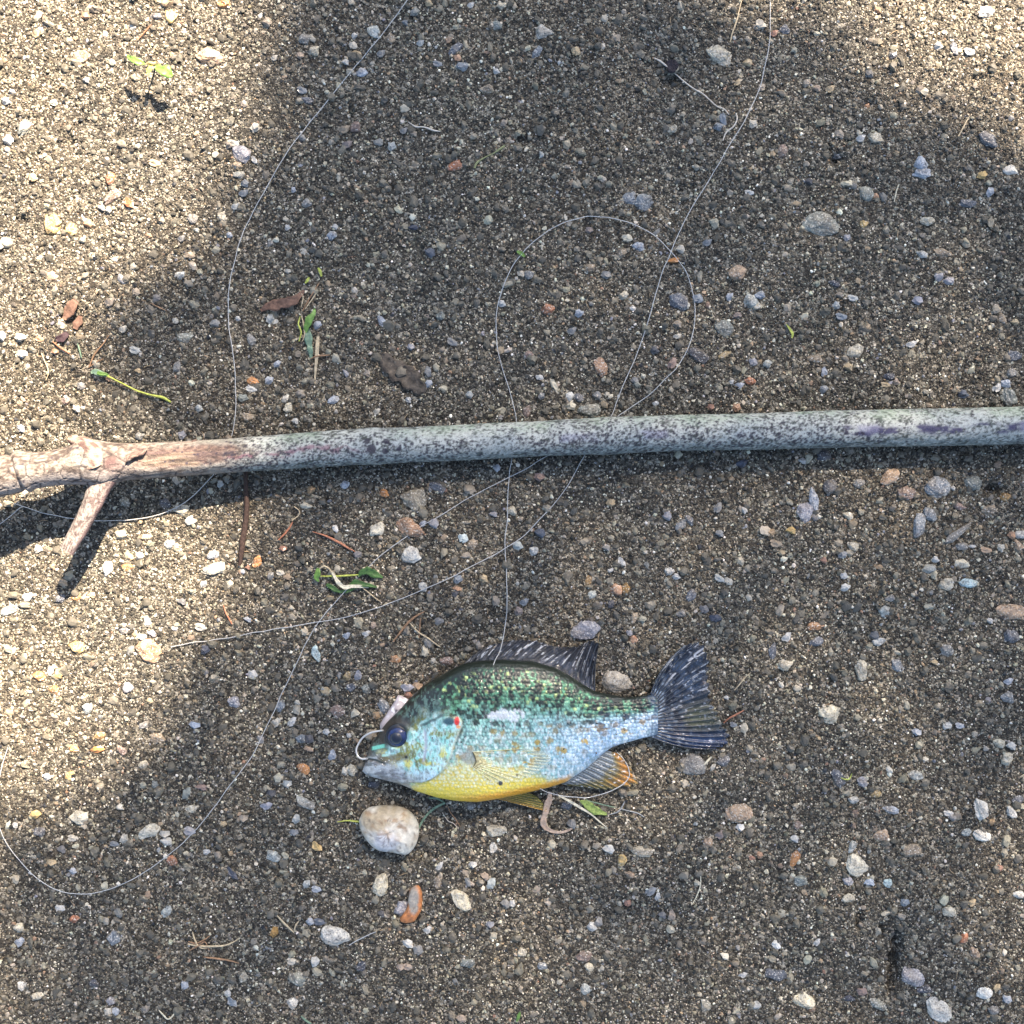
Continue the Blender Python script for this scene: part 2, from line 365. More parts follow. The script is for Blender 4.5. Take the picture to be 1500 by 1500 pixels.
# pebbles seen in the photo: x y length width angle colour
PEB = """
328 5 22 16 0 o;228 24 20 12 0 s;252 26 24 23 20 y;55 50 12 12 0 y;60 45 9 8 0 w;126 24 11 10 0 o;307 83 42 25 -10 P;122 85 25 22 0 P;127 118 10 9 0 w;9 149 13 11 0 w
36 187 30 17 65 G;13 205 15 12 0 w;392 33 13 11 0 t;447 58 22 19 0 g;460 75 19 16 20 c;440 82 11 9 0 P;403 86 9 8 0 c;442 132 12 12 0 b;450 147 20 10 -20 s;357 153 10 9 0 t;374 187 14 12 60 c
443 203 10 9 0 g;341 209 14 11 0 c;336 213 13 10 0 t;353 226 32 24 -30 l;346 242 19 12 0 t;373 235 13 7 -60 w;350 257 18 12 0 q;360 270 13 10 -40 b;358 284 13 10 0 b
325 317 18 16 -60 c;282 321 18 17 0 g;345 303 10 9 0 q;238 323 9 8 0 t;267 350 10 9 0 g;336 345 9 8 0 L;278 374 15 9 0 t;218 346 10 7 0 o;162 262 20 14 70 r;165 290 30 17 50 p;190 299 16 11 -70 r
150 305 10 9 0 w;160 308 9 8 0 c;78 328 33 29 -60 y;105 337 21 20 0 y;130 327 14 10 0 o;8 355 24 18 0 c;49 261 12 11 0 y;226 238 14 12 0 y;178 409 19 12 -55 L;266 404 13 10 60 q;200 428 11 10 0 t;163 443 14 12 0 t
76 404 20 14 0 P;182 483 11 10 0 c;421 333 9 8 0 w;486 345 16 13 30 L;491 332 8 7 0 w;430 278 8 8 0 L;450 298 16 15 0 g;422 397 8 7 0 c;465 476 13 9 60 L;270 495 28 15 0 G;257 470 9 8 0 c
548 46 23 18 -30 q;571 56 17 16 0 t;519 53 10 9 70 w;517 67 12 10 0 c;522 77 11 8 0 y;530 107 20 17 -10 L;506 91 12 10 0 w;593 32 10 9 0 b;608 18 14 10 30 G;616 63 10 9 0 q;559 80 11 10 0 g
628 6 11 9 0 y;690 8 9 8 0 w;734 8 19 14 0 c;670 85 11 9 0 o;677 98 19 14 -10 b;667 72 27 13 45 s;640 92 12 10 0 b;728 37 16 15 0 G;794 49 31 24 -25 w;785 78 25 13 50 b;843 75 13 12 0 y;727 105 10 8 0 w
713 130 22 14 0 t;505 190 15 11 0 t;521 187 19 17 60 p;509 212 14 10 0 p;574 214 14 12 0 q;592 192 10 9 0 g;606 196 11 9 0 t;666 243 26 17 20 r;738 180 12 8 60 t;793 226 11 8 -60 q
921 291 26 24 0 b;943 297 30 27 0 b;606 333 15 6 0 n;559 470 19 12 -60 L;645 463 16 13 0 G;631 370 15 11 -20 s;774 403 17 14 0 g;802 453 22 18 0 r;848 460 13 11 30 L;735 446 11 10 0 w
864 393 18 13 20 t;888 403 14 11 0 g;910 370 18 15 0 t;918 349 15 10 0 c;935 361 19 15 -10 L;863 337 11 9 0 p;913 433 16 12 30 c;986 382 20 9 15 o;994 441 32 25 -30 s;997 365 12 10 0 c;985 190 16 12 30 c;992 475 14 12 0 t
1053 84 39 36 0 C;1096 91 13 9 0 y;1080 120 11 8 60 y;1113 38 14 12 -60 c;1134 50 10 9 0 r;1149 44 18 15 20 s;1115 128 12 9 60 t;1060 174 16 11 -70 b;1052 186 17 14 0 b;1103 182 14 11 0 c
1147 220 27 17 70 p;1196 130 12 11 0 P;1216 131 12 10 0 y;1444 18 28 18 10 w;1374 68 13 11 0 w;1397 71 23 12 -70 s;1419 75 15 12 0 w;1308 81 14 9 0 s;1286 15 10 9 0 o;1227 226 23 15 10 g;1229 196 13 11 0 t
1261 203 12 10 0 w;1283 203 23 17 -20 c;1348 240 24 22 -60 L;1349 254 27 19 10 L;1448 205 34 20 -35 s;1480 250 25 17 -10 w;1439 256 15 11 20 y;1449 281 14 11 70 L;1417 299 27 14 -5 s;1267 284 27 22 -30 G;1283 286 10 7 0 o
1358 324 23 15 -5 c;1264 328 17 13 0 y;1201 331 62 42 -5 G;1240 349 12 9 0 l;1350 372 18 12 -20 w;1382 371 28 15 -10 t;1374 407 14 12 60 l;1388 411 19 14 0 l;1081 400 32 24 0 P;1098 440 26 24 0 q;1113 432 16 13 0 L;1108 448 18 13 0 c
1069 435 13 9 60 L;1060 480 30 24 -30 G;1080 462 14 10 30 p;1003 448 16 13 0 q;1022 437 15 12 0 b;1222 415 19 10 -20 n;1229 432 12 9 0 t;1248 436 13 10 0 w;1225 447 12 10 60 q;1344 440 15 12 0 l;1467 467 19 14 -60 t;1487 471 12 7 0 y
1231 463 15 11 0 b;1185 265 13 10 0 n;1097 281 12 9 0 w;1036 356 12 10 0 b;1272 152 10 8 0 o;1022 520 36 20 -20 n;1061 520 23 9 28 y;1124 533 15 13 0 q;1103 530 12 10 0 l;1098 558 18 14 -20 r;1083 565 12 9 -10 L;1071 560 7 6 0 w
1079 597 13 11 0 o;1041 596 10 9 0 r;1193 525 23 14 0 t;1252 515 27 20 30 c;1242 538 14 12 0 y;1302 551 19 12 0 n;1207 545 12 9 60 L;1206 570 12 10 70 b;1296 563 12 8 0 y;1312 560 10 9 0 P;1485 522 23 17 -20 s;1473 562 17 13 -10 L
1459 568 13 11 60 w;1476 582 30 23 -60 G;1411 578 15 12 0 s;1482 546 18 14 0 g;1334 505 14 9 0 w;1205 667 25 18 0 n;1175 675 13 9 -10 w;1087 679 15 11 0 n;1215 715 28 26 70 s;1178 748 34 24 70 l;1192 733 40 14 -80 L
1303 699 34 22 35 P;1328 722 30 20 -10 p;1372 713 40 33 0 B;1395 715 8 7 0 w;1425 707 29 24 -20 G;1258 708 18 15 0 g;1448 748 27 21 20 t;1405 742 21 13 -25 p;1472 728 17 13 0 a;1346 770 37 17 80 b;1362 753 25 19 -60 b;1403 780 50 13 40 g
1243 755 15 9 -20 c;1050 744 14 11 70 g;1090 747 12 9 -40 w;1010 762 19 12 -60 s;1000 768 17 12 60 b;1053 781 14 11 0 b;1129 780 14 11 0 a;1158 777 15 11 0 y;1135 795 15 12 0 t;1234 812 14 12 -30 b;1250 800 20 14 -30 c;1145 809 10 8 0 y
1206 820 9 8 0 r;1359 833 25 15 10 q;1369 820 11 9 0 w;1408 825 26 16 0 c;1409 800 19 12 0 g;1385 857 25 20 30 c;1418 854 30 16 0 A;1443 805 15 9 0 P;1425 800 11 5 0 w;1465 802 12 10 0 c;1492 783 26 14 0 w;1480 783 11 11 0 o;1492 800 22 12 -60 P
1235 843 11 9 0 w;1237 861 15 10 30 w;1296 895 21 17 20 q;1303 876 18 11 0 g;1286 830 13 6 0 a;1195 917 27 13 0 o;1195 940 23 14 20 s;1152 933 14 11 20 w;1132 952 29 13 85 s;1149 974 25 20 0 c;1281 930 13 11 0 s;1288 940 21 12 10 w
1262 981 32 19 -75 c;1313 974 25 18 -60 b;1368 970 11 8 0 y;1480 897 45 25 0 P;1449 909 10 9 0 w;1480 932 25 22 0 s;1386 952 22 19 -50 g;1477 998 12 9 0 L;1012 873 22 16 70 s;1031 892 13 11 0 s;1047 905 17 10 0 n;1053 846 14 10 -20 q;1067 851 13 9 -30 c
147 1078 17 15 0 a;108 1097 17 12 0 o;143 1098 21 9 10 o;102 1136 17 15 70 y;69 1138 11 10 0 w;53 1193 17 11 20 y;116 1197 32 25 -20 C;58 1219 18 16 0 s;23 1208 10 8 60 w;343 1028 19 18 0 l;411 1035 17 12 80 b;211 1063 17 12 20 g;231 1080 26 19 0 t
286 1061 15 10 -10 L;179 1098 20 14 -50 p;210 1120 15 13 0 c;228 1148 11 10 0 G;281 1184 23 13 10 c;273 1162 18 10 70 G;295 1153 19 9 0 p;219 1217 37 21 15 C;242 1220 14 11 0 c;243 1232 19 13 -10 w;182 1228 14 11 70 c;106 1227 13 10 0 c;90 1244 14 11 0 s;167 1235 11 8 0 b
252 1260 17 15 0 r;277 1216 14 13 0 l;76 1262 13 10 0 y;107 1276 11 9 0 L;398 1161 12 11 0 n;391 1180 16 10 -5 l;447 1175 33 17 -35 q;434 1199 13 11 70 q;431 1218 12 10 0 b;357 1197 13 11 0 t;328 1206 11 8 0 y;464 1240 15 11 -60 y;400 1253 25 17 -25 q
444 1125 23 16 -35 o;421 1147 13 11 0 q;303 1248 13 7 10 w;341 1279 20 8 -60 n;450 1295 13 10 70 q;463 1301 12 10 0 L;245 1335 22 15 50 q;167 1374 25 22 60 B;109 1346 16 13 -10 r;27 1358 18 16 0 c;30 1379 13 12 0 L;88 1330 14 9 0 w
33 1443 18 15 30 w;54 1459 21 12 20 c;138 1440 15 13 0 n;162 1465 15 13 0 l;170 1481 11 9 -30 L;158 1481 11 10 0 c;214 1477 12 11 0 t;270 1443 11 10 0 L;340 1467 15 10 -60 b;334 1454 11 9 0 w;428 1468 24 20 20 w;437 1432 31 23 -15 G;491 1371 46 30 -15 w
427 1407 12 11 0 c;462 1408 13 12 -50 w;402 1364 15 11 70 a;454 1350 12 10 0 L;468 1349 16 10 0 s;357 1431 17 14 60 c;558 1293 36 24 70 D;676 1317 38 22 -55 D;642 1290 24 15 70 t;726 1216 33 18 0 c;723 1241 18 13 80 W;643 1268 12 8 60 w;693 1265 11 10 0 w;711 1283 12 9 -20 P
719 1294 17 11 70 q;559 1337 11 9 0 n;718 1352 11 10 0 l;627 1361 11 10 0 w;597 1382 17 11 -25 w;612 1390 14 13 0 g;765 1395 16 14 60 c;685 1411 22 15 0 G;587 1415 11 10 0 P;597 1415 11 10 0 P;740 1322 14 12 0 g;750 1322 12 9 70 w;795 1414 17 14 0 b;530 1415 18 15 40 n
892 1242 16 11 0 w;912 1260 18 14 80 y;922 1280 17 12 -20 P;940 1247 36 17 0 c;866 1357 14 13 0 w;876 1350 14 12 60 g;855 1400 25 20 0 p;863 1416 15 13 0 c;858 1448 21 17 -60 q;963 1313 11 8 70 w;952 1305 14 11 40 b;984 1340 13 11 50 P;970 1340 13 10 0 s;919 1322 11 9 0 r
1015 1120 42 34 -30 g;1060 1115 22 17 30 s;1083 1190 44 28 0 P;1084 1210 12 11 0 W;1037 1233 16 15 0 P;1055 1222 14 11 0 p;1033 1472 24 17 -50 G;676 1490 13 9 0 P;1216 1045 35 29 20 D;1475 1022 24 20 0 b;1388 1063 16 12 30 w;1405 1062 12 9 0 L;1344 1072 14 10 -20 L
1463 1088 19 15 -20 c;1480 1092 14 12 0 w;1475 1112 21 16 70 c;1341 1135 25 14 -5 q;1263 1145 17 16 0 l;1228 1140 31 18 -60 s;1250 1172 17 12 0 w;1283 1163 17 12 10 y;1305 1186 26 12 -15 L;1437 1185 37 24 -65 W;1453 1204 10 8 70 a;1438 1223 27 18 -20 W;1415 1219 16 13 0 q
1481 1190 20 13 -50 w;1490 1172 19 16 0 s;1388 1190 13 9 0 w;1168 1208 17 13 0 p;1163 1228 14 11 0 w;1290 1223 25 21 0 P;1335 1245 30 25 30 t;1163 1257 27 17 60 o;1113 1252 10 9 0 o;1101 1256 8 7 0 r;1255 1268 42 32 -30 C;1300 1292 17 14 -40 A;1273 1292 15 12 20 L;1242 1290 17 14 0 l;1243 1315 20 16 0 c
1172 1290 27 22 -20 G;1248 1240 22 12 60 q;1390 1335 21 15 -10 c;1325 1321 15 10 0 b;1412 1375 19 13 60 r;1427 1395 21 13 -60 P;1463 1271 12 9 0 r;1137 1384 16 11 -70 W;1196 1380 10 8 60 w;1137 1428 35 18 -5 s;1177 1465 34 28 -35 D;1107 1473 16 12 30 w;1337 1430 38 32 -20 l
1355 1448 27 14 10 n;1441 1453 27 21 40 W;1460 1447 13 9 70 y;1374 1478 44 32 -50 W;1244 1462 19 11 -10 n;1285 1470 32 14 -30 G;1262 1452 15 10 0 p;1455 1480 18 16 0 b;1474 1462 12 10 0 L;1492 1310 17 12 0 w;1423 1322 11 9 50 y;1088 1427 11 7 0 w
30 628 13 10 -30 L;89 477 16 12 -50 c;58 496 10 9 0 o;82 515 9 8 0 o;33 518 14 12 0 w;31 494 14 12 0 c;4 492 13 12 0 w;198 512 14 12 0 q;260 538 18 13 80 g;158 555 9 8 0 o;202 543 10 8 0 y;118 565 12 10 0 g;370 558 21 14 -20 o;368 569 15 9 0 w;395 558 13 11 50 L
357 583 17 10 0 G;423 597 17 13 50 c;418 585 12 8 60 c;440 578 14 12 0 t;433 617 11 10 0 w;488 586 19 12 20 L;363 611 17 14 -20 t;267 637 14 11 20 l;205 639 16 14 0 g;292 599 11 10 0 q;368 497 19 13 -60 g;396 467 14 11 80 q;348 467 8 7 0 w;315 473 15 9 10 g;113 599 13 11 0 c;97 587 15 13 0 p;407 533 11 8 40 L
323 709 11 10 0 q;183 735 17 15 0 G;242 737 19 16 0 n;265 747 25 18 -10 C;279 763 21 14 0 w;248 797 17 15 0 q;204 814 15 14 30 w;312 813 19 14 20 L;313 833 36 18 15 C;157 833 25 18 75 W;187 830 21 13 10 o;190 817 11 10 0 y;378 823 21 14 60 o;336 855 15 13 -60 c;299 856 11 9 70 q
397 844 12 9 70 g;362 831 8 7 0 r;355 837 8 6 0 L;267 881 14 10 0 s;216 910 16 12 -80 w;182 924 18 11 0 s;222 928 15 8 -10 l;208 932 13 10 0 w;218 953 42 35 -30 E;114 947 27 24 0 y;302 951 15 12 0 n;294 917 14 12 0 c;363 907 13 8 -10 L;43 874 15 12 -10 w;15 893 31 13 20 q;113 875 16 14 0 o
135 871 10 9 60 y;92 854 15 10 -20 t;88 877 18 13 20 s;57 804 13 11 0 c;177 783 21 14 10 c;213 787 22 10 0 t;128 1037 19 16 70 q;188 1007 20 17 0 l;75 982 12 9 70 w;87 987 15 11 70 y;80 1010 17 14 0 o;58 990 20 15 0 o;463 958 26 13 -75 A;477 1012 13 11 0 y;370 987 13 11 0 w;413 1033 18 12 80 b;405 1058 13 12 0 c
495 1042 27 22 0 p;415 803 10 9 0 r;448 741 18 9 0 c;456 718 14 12 70 a;219 1027 10 8 0 y;435 1030 9 8 0 c;410 838 10 9 0 c;602 508 10 9 0 l;628 545 15 10 -80 g;628 562 12 9 60 L;775 520 16 14 0 p;880 538 30 20 -65 E;812 564 19 8 -60 c;834 581 15 10 80 w;847 582 19 14 -20 s;837 595 15 12 -40 c;863 602 35 22 0 G
790 553 11 7 0 w;793 580 11 9 60 g;875 579 12 10 0 g;958 514 13 11 0 n;983 533 15 12 70 p;930 557 11 9 0 g;960 591 9 6 20 w;598 586 10 8 -40 w;553 603 9 8 0 c;688 578 10 9 0 q;538 547 11 9 60 t;507 547 14 7 -50 l;838 485 12 10 0 g;772 602 19 14 70 p;992 493 11 7 0 c;662 500 14 11 -20 g
505 710 15 13 0 L;563 722 16 13 -15 o;607 733 43 36 0 F;640 713 27 13 -30 s;728 685 11 9 -20 L;553 777 25 22 20 C;600 773 47 27 -20 E;636 766 14 12 0 l;620 767 9 8 0 L;603 812 30 26 0 W;678 788 14 12 0 A;692 797 19 14 50 t;749 748 17 15 0 c;723 753 13 9 0 l;792 780 15 11 -10 s;781 807 16 14 60 w;758 800 15 12 0 q
620 859 16 13 -40 w;671 848 15 12 0 b;670 862 12 7 -10 o;667 870 9 8 0 n;708 848 13 11 -20 y;862 850 18 12 70 a;867 871 16 13 70 q;902 863 25 21 0 E;917 863 20 13 70 a;910 823 13 9 -70 w;895 835 11 5 20 w;980 837 17 13 20 w;990 845 12 9 0 w;895 885 12 8 80 n;928 905 19 12 70 t;928 937 15 13 0 r;922 927 9 8 0 l
997 898 16 15 0 g;857 922 46 32 20 l;760 895 14 11 -20 p;768 882 12 10 0 b;790 698 15 12 0 p;895 736 13 11 0 y;977 755 13 11 0 l;995 770 17 12 40 b;655 968 23 13 5 p;579 965 17 12 -10 o;525 989 13 11 50 l;508 991 16 13 50 y;623 954 16 9 -80 c;727 880 14 10 -60 t;888 802 12 10 0 g;904 1000 52 34 -25 H
515 1007 15 13 0 s;537 1009 16 14 0 G;562 1034 25 16 -60 b;476 1012 12 11 0 c;520 1045 15 12 50 c;551 1047 11 10 0 a;597 1007 17 11 -20 l;613 1004 16 11 -10 P;598 1018 12 8 0 r;635 968 9 8 0 c;547 916 10 9 0 P;508 931 10 9 0 L;537 928 11 8 0 w;515 1128 18 15 -50 C;487 1106 14 11 50 L;478 1072 11 9 -60 w;441 1082 16 13 0 b;452 1082 13 12 0 n;451 1097 15 6 -20 P
427 1057 13 10 60 w;511 1077 7 6 0 w;492 775 14 7 -65 W;590 1332 30 25 60 l;1052 1058 8 7 0 w;1064 1022 8 7 0 w;1073 1060 9 8 0 b;1044 1124 12 6 60 c;877 1112 30 24 0 n;830 1180 18 14 0 s;838 1206 13 12 0 g;690 1180 16 13 0 g;548 1150 18 13 0 n
"""
COLS = {'w': (.52, .51, .46), 'W': (.72, .70, .62), 'c': (.50, .45, .33), 'C': (.56, .52, .40), 'D': (.62, .55, .38), 't': (.30, .23, .15), 'o': (.50, .22, .07), 'y': (.52, .36, .14),
        'a': (.36, .20, .05), 'r': (.40, .14, .06), 'p': (.24, .16, .13), 'P': (.42, .29, .19), 'E': (.42, .24, .14), 'F': (.28, .25, .18), 'g': (.22, .22, .21), 'G': (.21, .23, .20), 'H': (.46, .40, .30),
        'b': (.19, .22, .25), 'B': (.22, .25, .28), 'L': (.34, .39, .46), 'A': (.42, .58, .60), 'l': (.29, .29, .33), 's': (.09, .105, .135), 'n': (.035, .045, .075), 'q': (.38, .41, .38)}
CNAME = {'w': 'white', 'W': 'bright white', 'c': 'cream', 'C': 'mottled cream', 'D': 'pale yellowish', 't': 'tan', 'o': 'orange', 'y': 'yellow tan', 'a': 'amber', 'r': 'rusty red',
         'p': 'pinkish brown', 'P': 'peach', 'E': 'orange pink', 'F': 'speckled brown', 'g': 'grey', 'G': 'grey green', 'H': 'two tone', 'b': 'blue grey', 'B': 'speckled slate', 'L': 'light blue',
         'A': 'pale aqua', 'l': 'lilac grey', 's': 'dark slate', 'n': 'navy', 'q': 'pale grey'}

# ---------------------------------------------------------------- ground sheet
def axis_coords():
    core = np.arange(-420, 421, 1.8) * 2.2          # photo pixels about the centre
    out = []
    d, x = 5.8, core[-1]
    while x < 20.0 / S:
        d *= 1.14
        x += d
        out.append(x)
    out = np.array(out)
    return np.concatenate([-out[::-1], core, out])


ax = axis_coords()
GX, GY = np.meshgrid(ax + 750, ax + 750, indexing='ij')
far = np.clip((np.maximum(abs(GX - 750), abs(GY - 750)) - 950) / 3000, 0, 1)
GZ = gh(GX, GY) * (1 - far) + far * 160 * (fbm(GX, GY, 9000, 5, 3) - 0.5)
gv = np.stack([(GX - 750) * S, (750 - GY) * S, GZ * S], -1).reshape(-1, 3)

m = NT("damp_sand")
tc = m.n("ShaderNodeTexCoord")
v1 = m.n("ShaderNodeTexVoronoi"); v1.inputs["Scale"].default_value = 1500
v2 = m.n("ShaderNodeTexVoronoi"); v2.inputs["Scale"].default_value = 700
v3 = m.n("ShaderNodeTexVoronoi"); v3.inputs["Scale"].default_value = 260
for v in (v1, v2, v3): m.l(tc.outputs["Object"], v.inputs["Vector"])
stops = [(0.0, (.015, .013, .009)), (.35, (.036, .031, .023)), (.6, (.085, .075, .056)), (.82, (.17, .152, .112)), (.96, (.45, .42, .34))]
def cellval(v):
    s = m.n("ShaderNodeSeparateColor"); m.l(v.outputs["Color"], s.inputs[0]); return s.outputs[0]
c1 = m.ramp(stops, cellval(v1)); c2 = m.ramp(stops, cellval(v2)); c3 = m.ramp(stops, cellval(v3))
big = m.noise(9, 4, .6, tc.outputs["Object"])
n2 = m.noise(420, 3, .6, tc.outputs["Object"])
c = m.mixc(c1, c2, m.ramp([(.4, (0, 0, 0)), (.6, (1, 1, 1))], n2.outputs[0]))
c = m.mixc(c, c3, m.ramp([(.62, (0, 0, 0)), (.66, (1, 1, 1))], n2.outputs[0]))
tint = m.ramp([(.35, (.85, .86, .88)), (.65, (1.12, 1.04, .94))], big.outputs[0])
c = m.mixc(c, tint, 1.0, 'MULTIPLY')
m.l(c, m.b.inputs["Base Color"])
m.set(Roughness=.75, Specular_IOR_Level=.4)
hh = m.n("ShaderNodeMath", operation='ADD'); m.l(v1.outputs["Distance"], hh.inputs[0]); m.l(v2.outputs["Distance"], hh.inputs[1])
m.bump(hh.outputs[0], -0.0006, .9)
ground = mesh_obj("sand_ground", gv, grid_faces(len(ax), len(ax))[:, ::-1].copy(), m.m)
tag(ground, kind='structure')

# ---------------------------------------------------------------- pebble list
peb = []
for row in PEB.replace('\n', ';').split(';'):
    q = row.split()
    if len(q) == 6:
        peb.append([float(q[0]), float(q[1]), float(q[2]), float(q[3]), float(q[4]), q[5]])
peb.sort(key=lambda p: -p[2] * p[3])
NBIG = 292
big_peb, small_peb = peb[:NBIG], peb[NBIG:]

# ---------------------------------------------------------------- sand grains (uncountable)
def scatter(n, lo, hi, power, margin):
    x = rng.uniform(-margin, 1500 + margin, n)
    y = rng.uniform(-margin, 1500 + margin, n)
    s = lo + (hi - lo) * rng.random(n) ** power
    return x, y, s


def grain_cols(n, x, y, s):
    """measured-looking mix: mostly grey brown, some clear quartz, some rust, lilac, black"""
    base = np.array([(.022, .020, .014), (.054, .048, .036), (.118, .105, .078), (.21, .187, .138), (.33, .298, .225), (.53, .49, .385), (.82, .79, .68),
                     (.33, .24, .15), (.25, .155, .10), (.22, .225, .24), (.02, .022, .026)])
    pr = np.array([.235, .205, .17, .135, .105, .062, .030, .024, .006, .012, .016])
    k = rng.choice(len(base), n, p=pr / pr.sum())
    c = base[k] * rng.uniform(.8, 1.2, (n, 1)) * rng.uniform(.95, 1.05, (n, 3))
    patch = fbm(x, y, 230, 31, 3)[:, None]
    c = c * mix((.80, .81, .82), (1.20, 1.16, 1.09), sst(.35, .68, patch[:, 0]))
    return c, k


def inside_mask(x, y, plist, f):
    m_ = np.zeros(len(x), bool)
    order = np.argsort(x)
    xs = x[order]
    for p in plist:
        r = p[2] * .5
        a, b = np.searchsorted(xs, [p[0] - r, p[0] + r])
        idx = order[a:b]
        dx, dy = x[idx] - p[0], -(y[idx] - p[1])
        t = math.radians(p[4])
        u = dx * math.cos(t) + dy * math.sin(t)
        v = -dx * math.sin(t) + dy * math.cos(t)
        m_[idx] |= (u / (p[2] * .5 * f)) ** 2 + (v / (p[3] * .5 * f)) ** 2 < 1
    return m_


def grain_mat():
    m = NT("quartz_grain")
    a = m.n("ShaderNodeAttribute", attribute_name="gcol", attribute_type='INSTANCER')
    tc = m.n("ShaderNodeTexCoord")
    nz = m.noise(2.2, 3, .6, tc.outputs["Object"])
    g = m.ramp([(.3, (.72, .72, .72)), (.7, (1.25, 1.25, 1.25))], nz.outputs[0])
    m.l(m.mixc(a.outputs["Color"], g, 1.0, 'MULTIPLY'), m.b.inputs["Base Color"])
    r = m.n("ShaderNodeMapRange"); r.inputs[3].default_value = .28; r.inputs[4].default_value = .8
    m.l(a.outputs["Alpha"], r.inputs[0]); m.l(r.outputs[0], m.b.inputs["Roughness"])
    m.set(Specular_IOR_Level=.6)
    return m.m


GM = grain_mat()


def instancer(name, P, SC, RO, C, sub, nvar=6, seed=0, mat=None, amp=.32):
    me = bpy.data.meshes.new(name)
    n = len(P)
    me.vertices.add(n)
    me.vertices.foreach_set("co", np.asarray(P, np.float32).ravel())
    for nm, typ, arr, key in (("gscl", 'FLOAT_VECTOR', SC, "vector"), ("grot", 'FLOAT_VECTOR', RO, "vector"), ("gcol", 'FLOAT_COLOR', C, "color")):
        at = me.attributes.new(nm, typ, 'POINT')
        at.data.foreach_set(key, np.asarray(arr, np.float32).ravel())
    at = me.attributes.new("gidx", 'INT', 'POINT')
    at.data.foreach_set("value", rng.integers(0, nvar, n).astype(np.int32))
    o = bpy.data.objects.new(name, me)
    col.objects.link(o)
    g = bpy.data.node_groups.new(name, 'GeometryNodeTree')
    g.interface.new_socket(name="Geometry", in_out='INPUT', socket_type='NodeSocketGeometry')
    g.interface.new_socket(name="Geometry", in_out='OUTPUT', socket_type='NodeSocketGeometry')
    N, L = g.nodes, g.links
    gi, go = N.new("NodeGroupInput"), N.new("NodeGroupOutput")
    join = N.new("GeometryNodeJoinGeometry")
    for k in range(nvar):
        ico = N.new("GeometryNodeMeshIcoSphere"); ico.inputs["Radius"].default_value = .5; ico.inputs["Subdivisions"].default_value = sub
        sp = N.new("GeometryNodeSetPosition")
        nz = N.new("ShaderNodeTexNoise"); nz.inputs["Scale"].default_value = 1.9; nz.inputs["Detail"].default_value = 1.0
        pos = N.new("GeometryNodeInputPosition")
        ad = N.new("ShaderNodeVectorMath"); ad.operation = 'ADD'; ad.inputs[1].default_value = (k * 7.3 + seed, k * 3.1, k * 5.7)
        L.new(pos.outputs[0], ad.inputs[0]); L.new(ad.outputs[0], nz.inputs["Vector"])
        sb = N.new("ShaderNodeVectorMath"); sb.operation = 'SUBTRACT'; sb.inputs[1].default_value = (.5, .5, .5)
        L.new(nz.outputs["Color"], sb.inputs[0])
        sc_ = N.new("ShaderNodeVectorMath"); sc_.operation = 'SCALE'; sc_.inputs["Scale"].default_value = amp * 3
        L.new(sb.outputs[0], sc_.inputs[0]); L.new(sc_.outputs[0], sp.inputs["Offset"])
        L.new(ico.outputs["Mesh"], sp.inputs["Geometry"])
        sm = N.new("GeometryNodeSetMaterial"); sm.inputs["Material"].default_value = mat or GM
        L.new(sp.outputs[0], sm.inputs["Geometry"])
        ti = N.new("GeometryNodeGeometryToInstance")
        L.new(sm.outputs[0], ti.inputs[0]); L.new(ti.outputs[0], join.inputs[0])
    iop = N.new("GeometryNodeInstanceOnPoints")
    iop.inputs["Pick Instance"].default_value = True
    def named(nm, typ):
        a = N.new("GeometryNodeInputNamedAttribute"); a.data_type = typ; a.inputs["Name"].default_value = nm
        return a.outputs[0]
    L.new(gi.outputs[0], iop.inputs["Points"]); L.new(join.outputs[0], iop.inputs["Instance"])
    L.new(named("gidx", 'INT'), iop.inputs["Instance Index"])
    er = N.new("FunctionNodeEulerToRotation")
    L.new(named("grot", 'FLOAT_VECTOR'), er.inputs[0]); L.new(er.outputs[0], iop.inputs["Rotation"])
    L.new(named("gscl", 'FLOAT_VECTOR'), iop.inputs["Scale"])
    L.new(iop.outputs[0], go.inputs[0])
    md = o.modifiers.new("grains", 'NODES'); md.node_group = g
    me.materials.append(mat or GM)
    return o


def grains(name, n, lo, hi, power, sub, seed, margin=170, sink=.1, lift=0.0):
    x, y, s = scatter(n, lo, hi, power, margin)
    dens = vnoise(x, y, 120, seed) * .6 + vnoise(x, y, 35, seed + 1) * .4
    keep = (rng.random(len(x)) < .55 + .7 * dens) & ~inside_mask(x, y, peb, .80)
    x, y, s = x[keep], y[keep], s[keep]
    c, k = grain_cols(len(x), x, y, s)
    if lo > 5: c = mix(c, (.16, .145, .11), .45 + 0 * x)
    s = np.where(k == 6, s * .8, s)
    sc = s[:, None] * rng.uniform(.75, 1.25, (len(x), 3)) * np.array([1.1, .95, .72])
    z = gh(x, y) + s * (sink + rng.uniform(-.22, .18, len(x)))
    P = np.stack([(x - 750) * S, (750 - y) * S, z * S], 1)
    ro = rng.uniform(-1, 1, (len(x), 3)) * np.array([.5, .5, 3.14])
    C = np.concatenate([c, rng.random((len(x), 1)) ** .7], 1)
    o = instancer(name, P, sc * S, ro, C, sub, 8, seed)
    tag(o, kind='stuff')
    return o


DETAIL = 1.0
grains("fine_sand", int(270000 * DETAIL), 1.6, 3.2, 1.3, 1, 41)
grains("coarse_sand", int(74000 * DETAIL), 3.0, 6.6, 2.0, 1, 51)
grains("tiny_gravel", int(8000 * DETAIL), 6.0, 13.0, 2.0, 2, 61, sink=-.02)

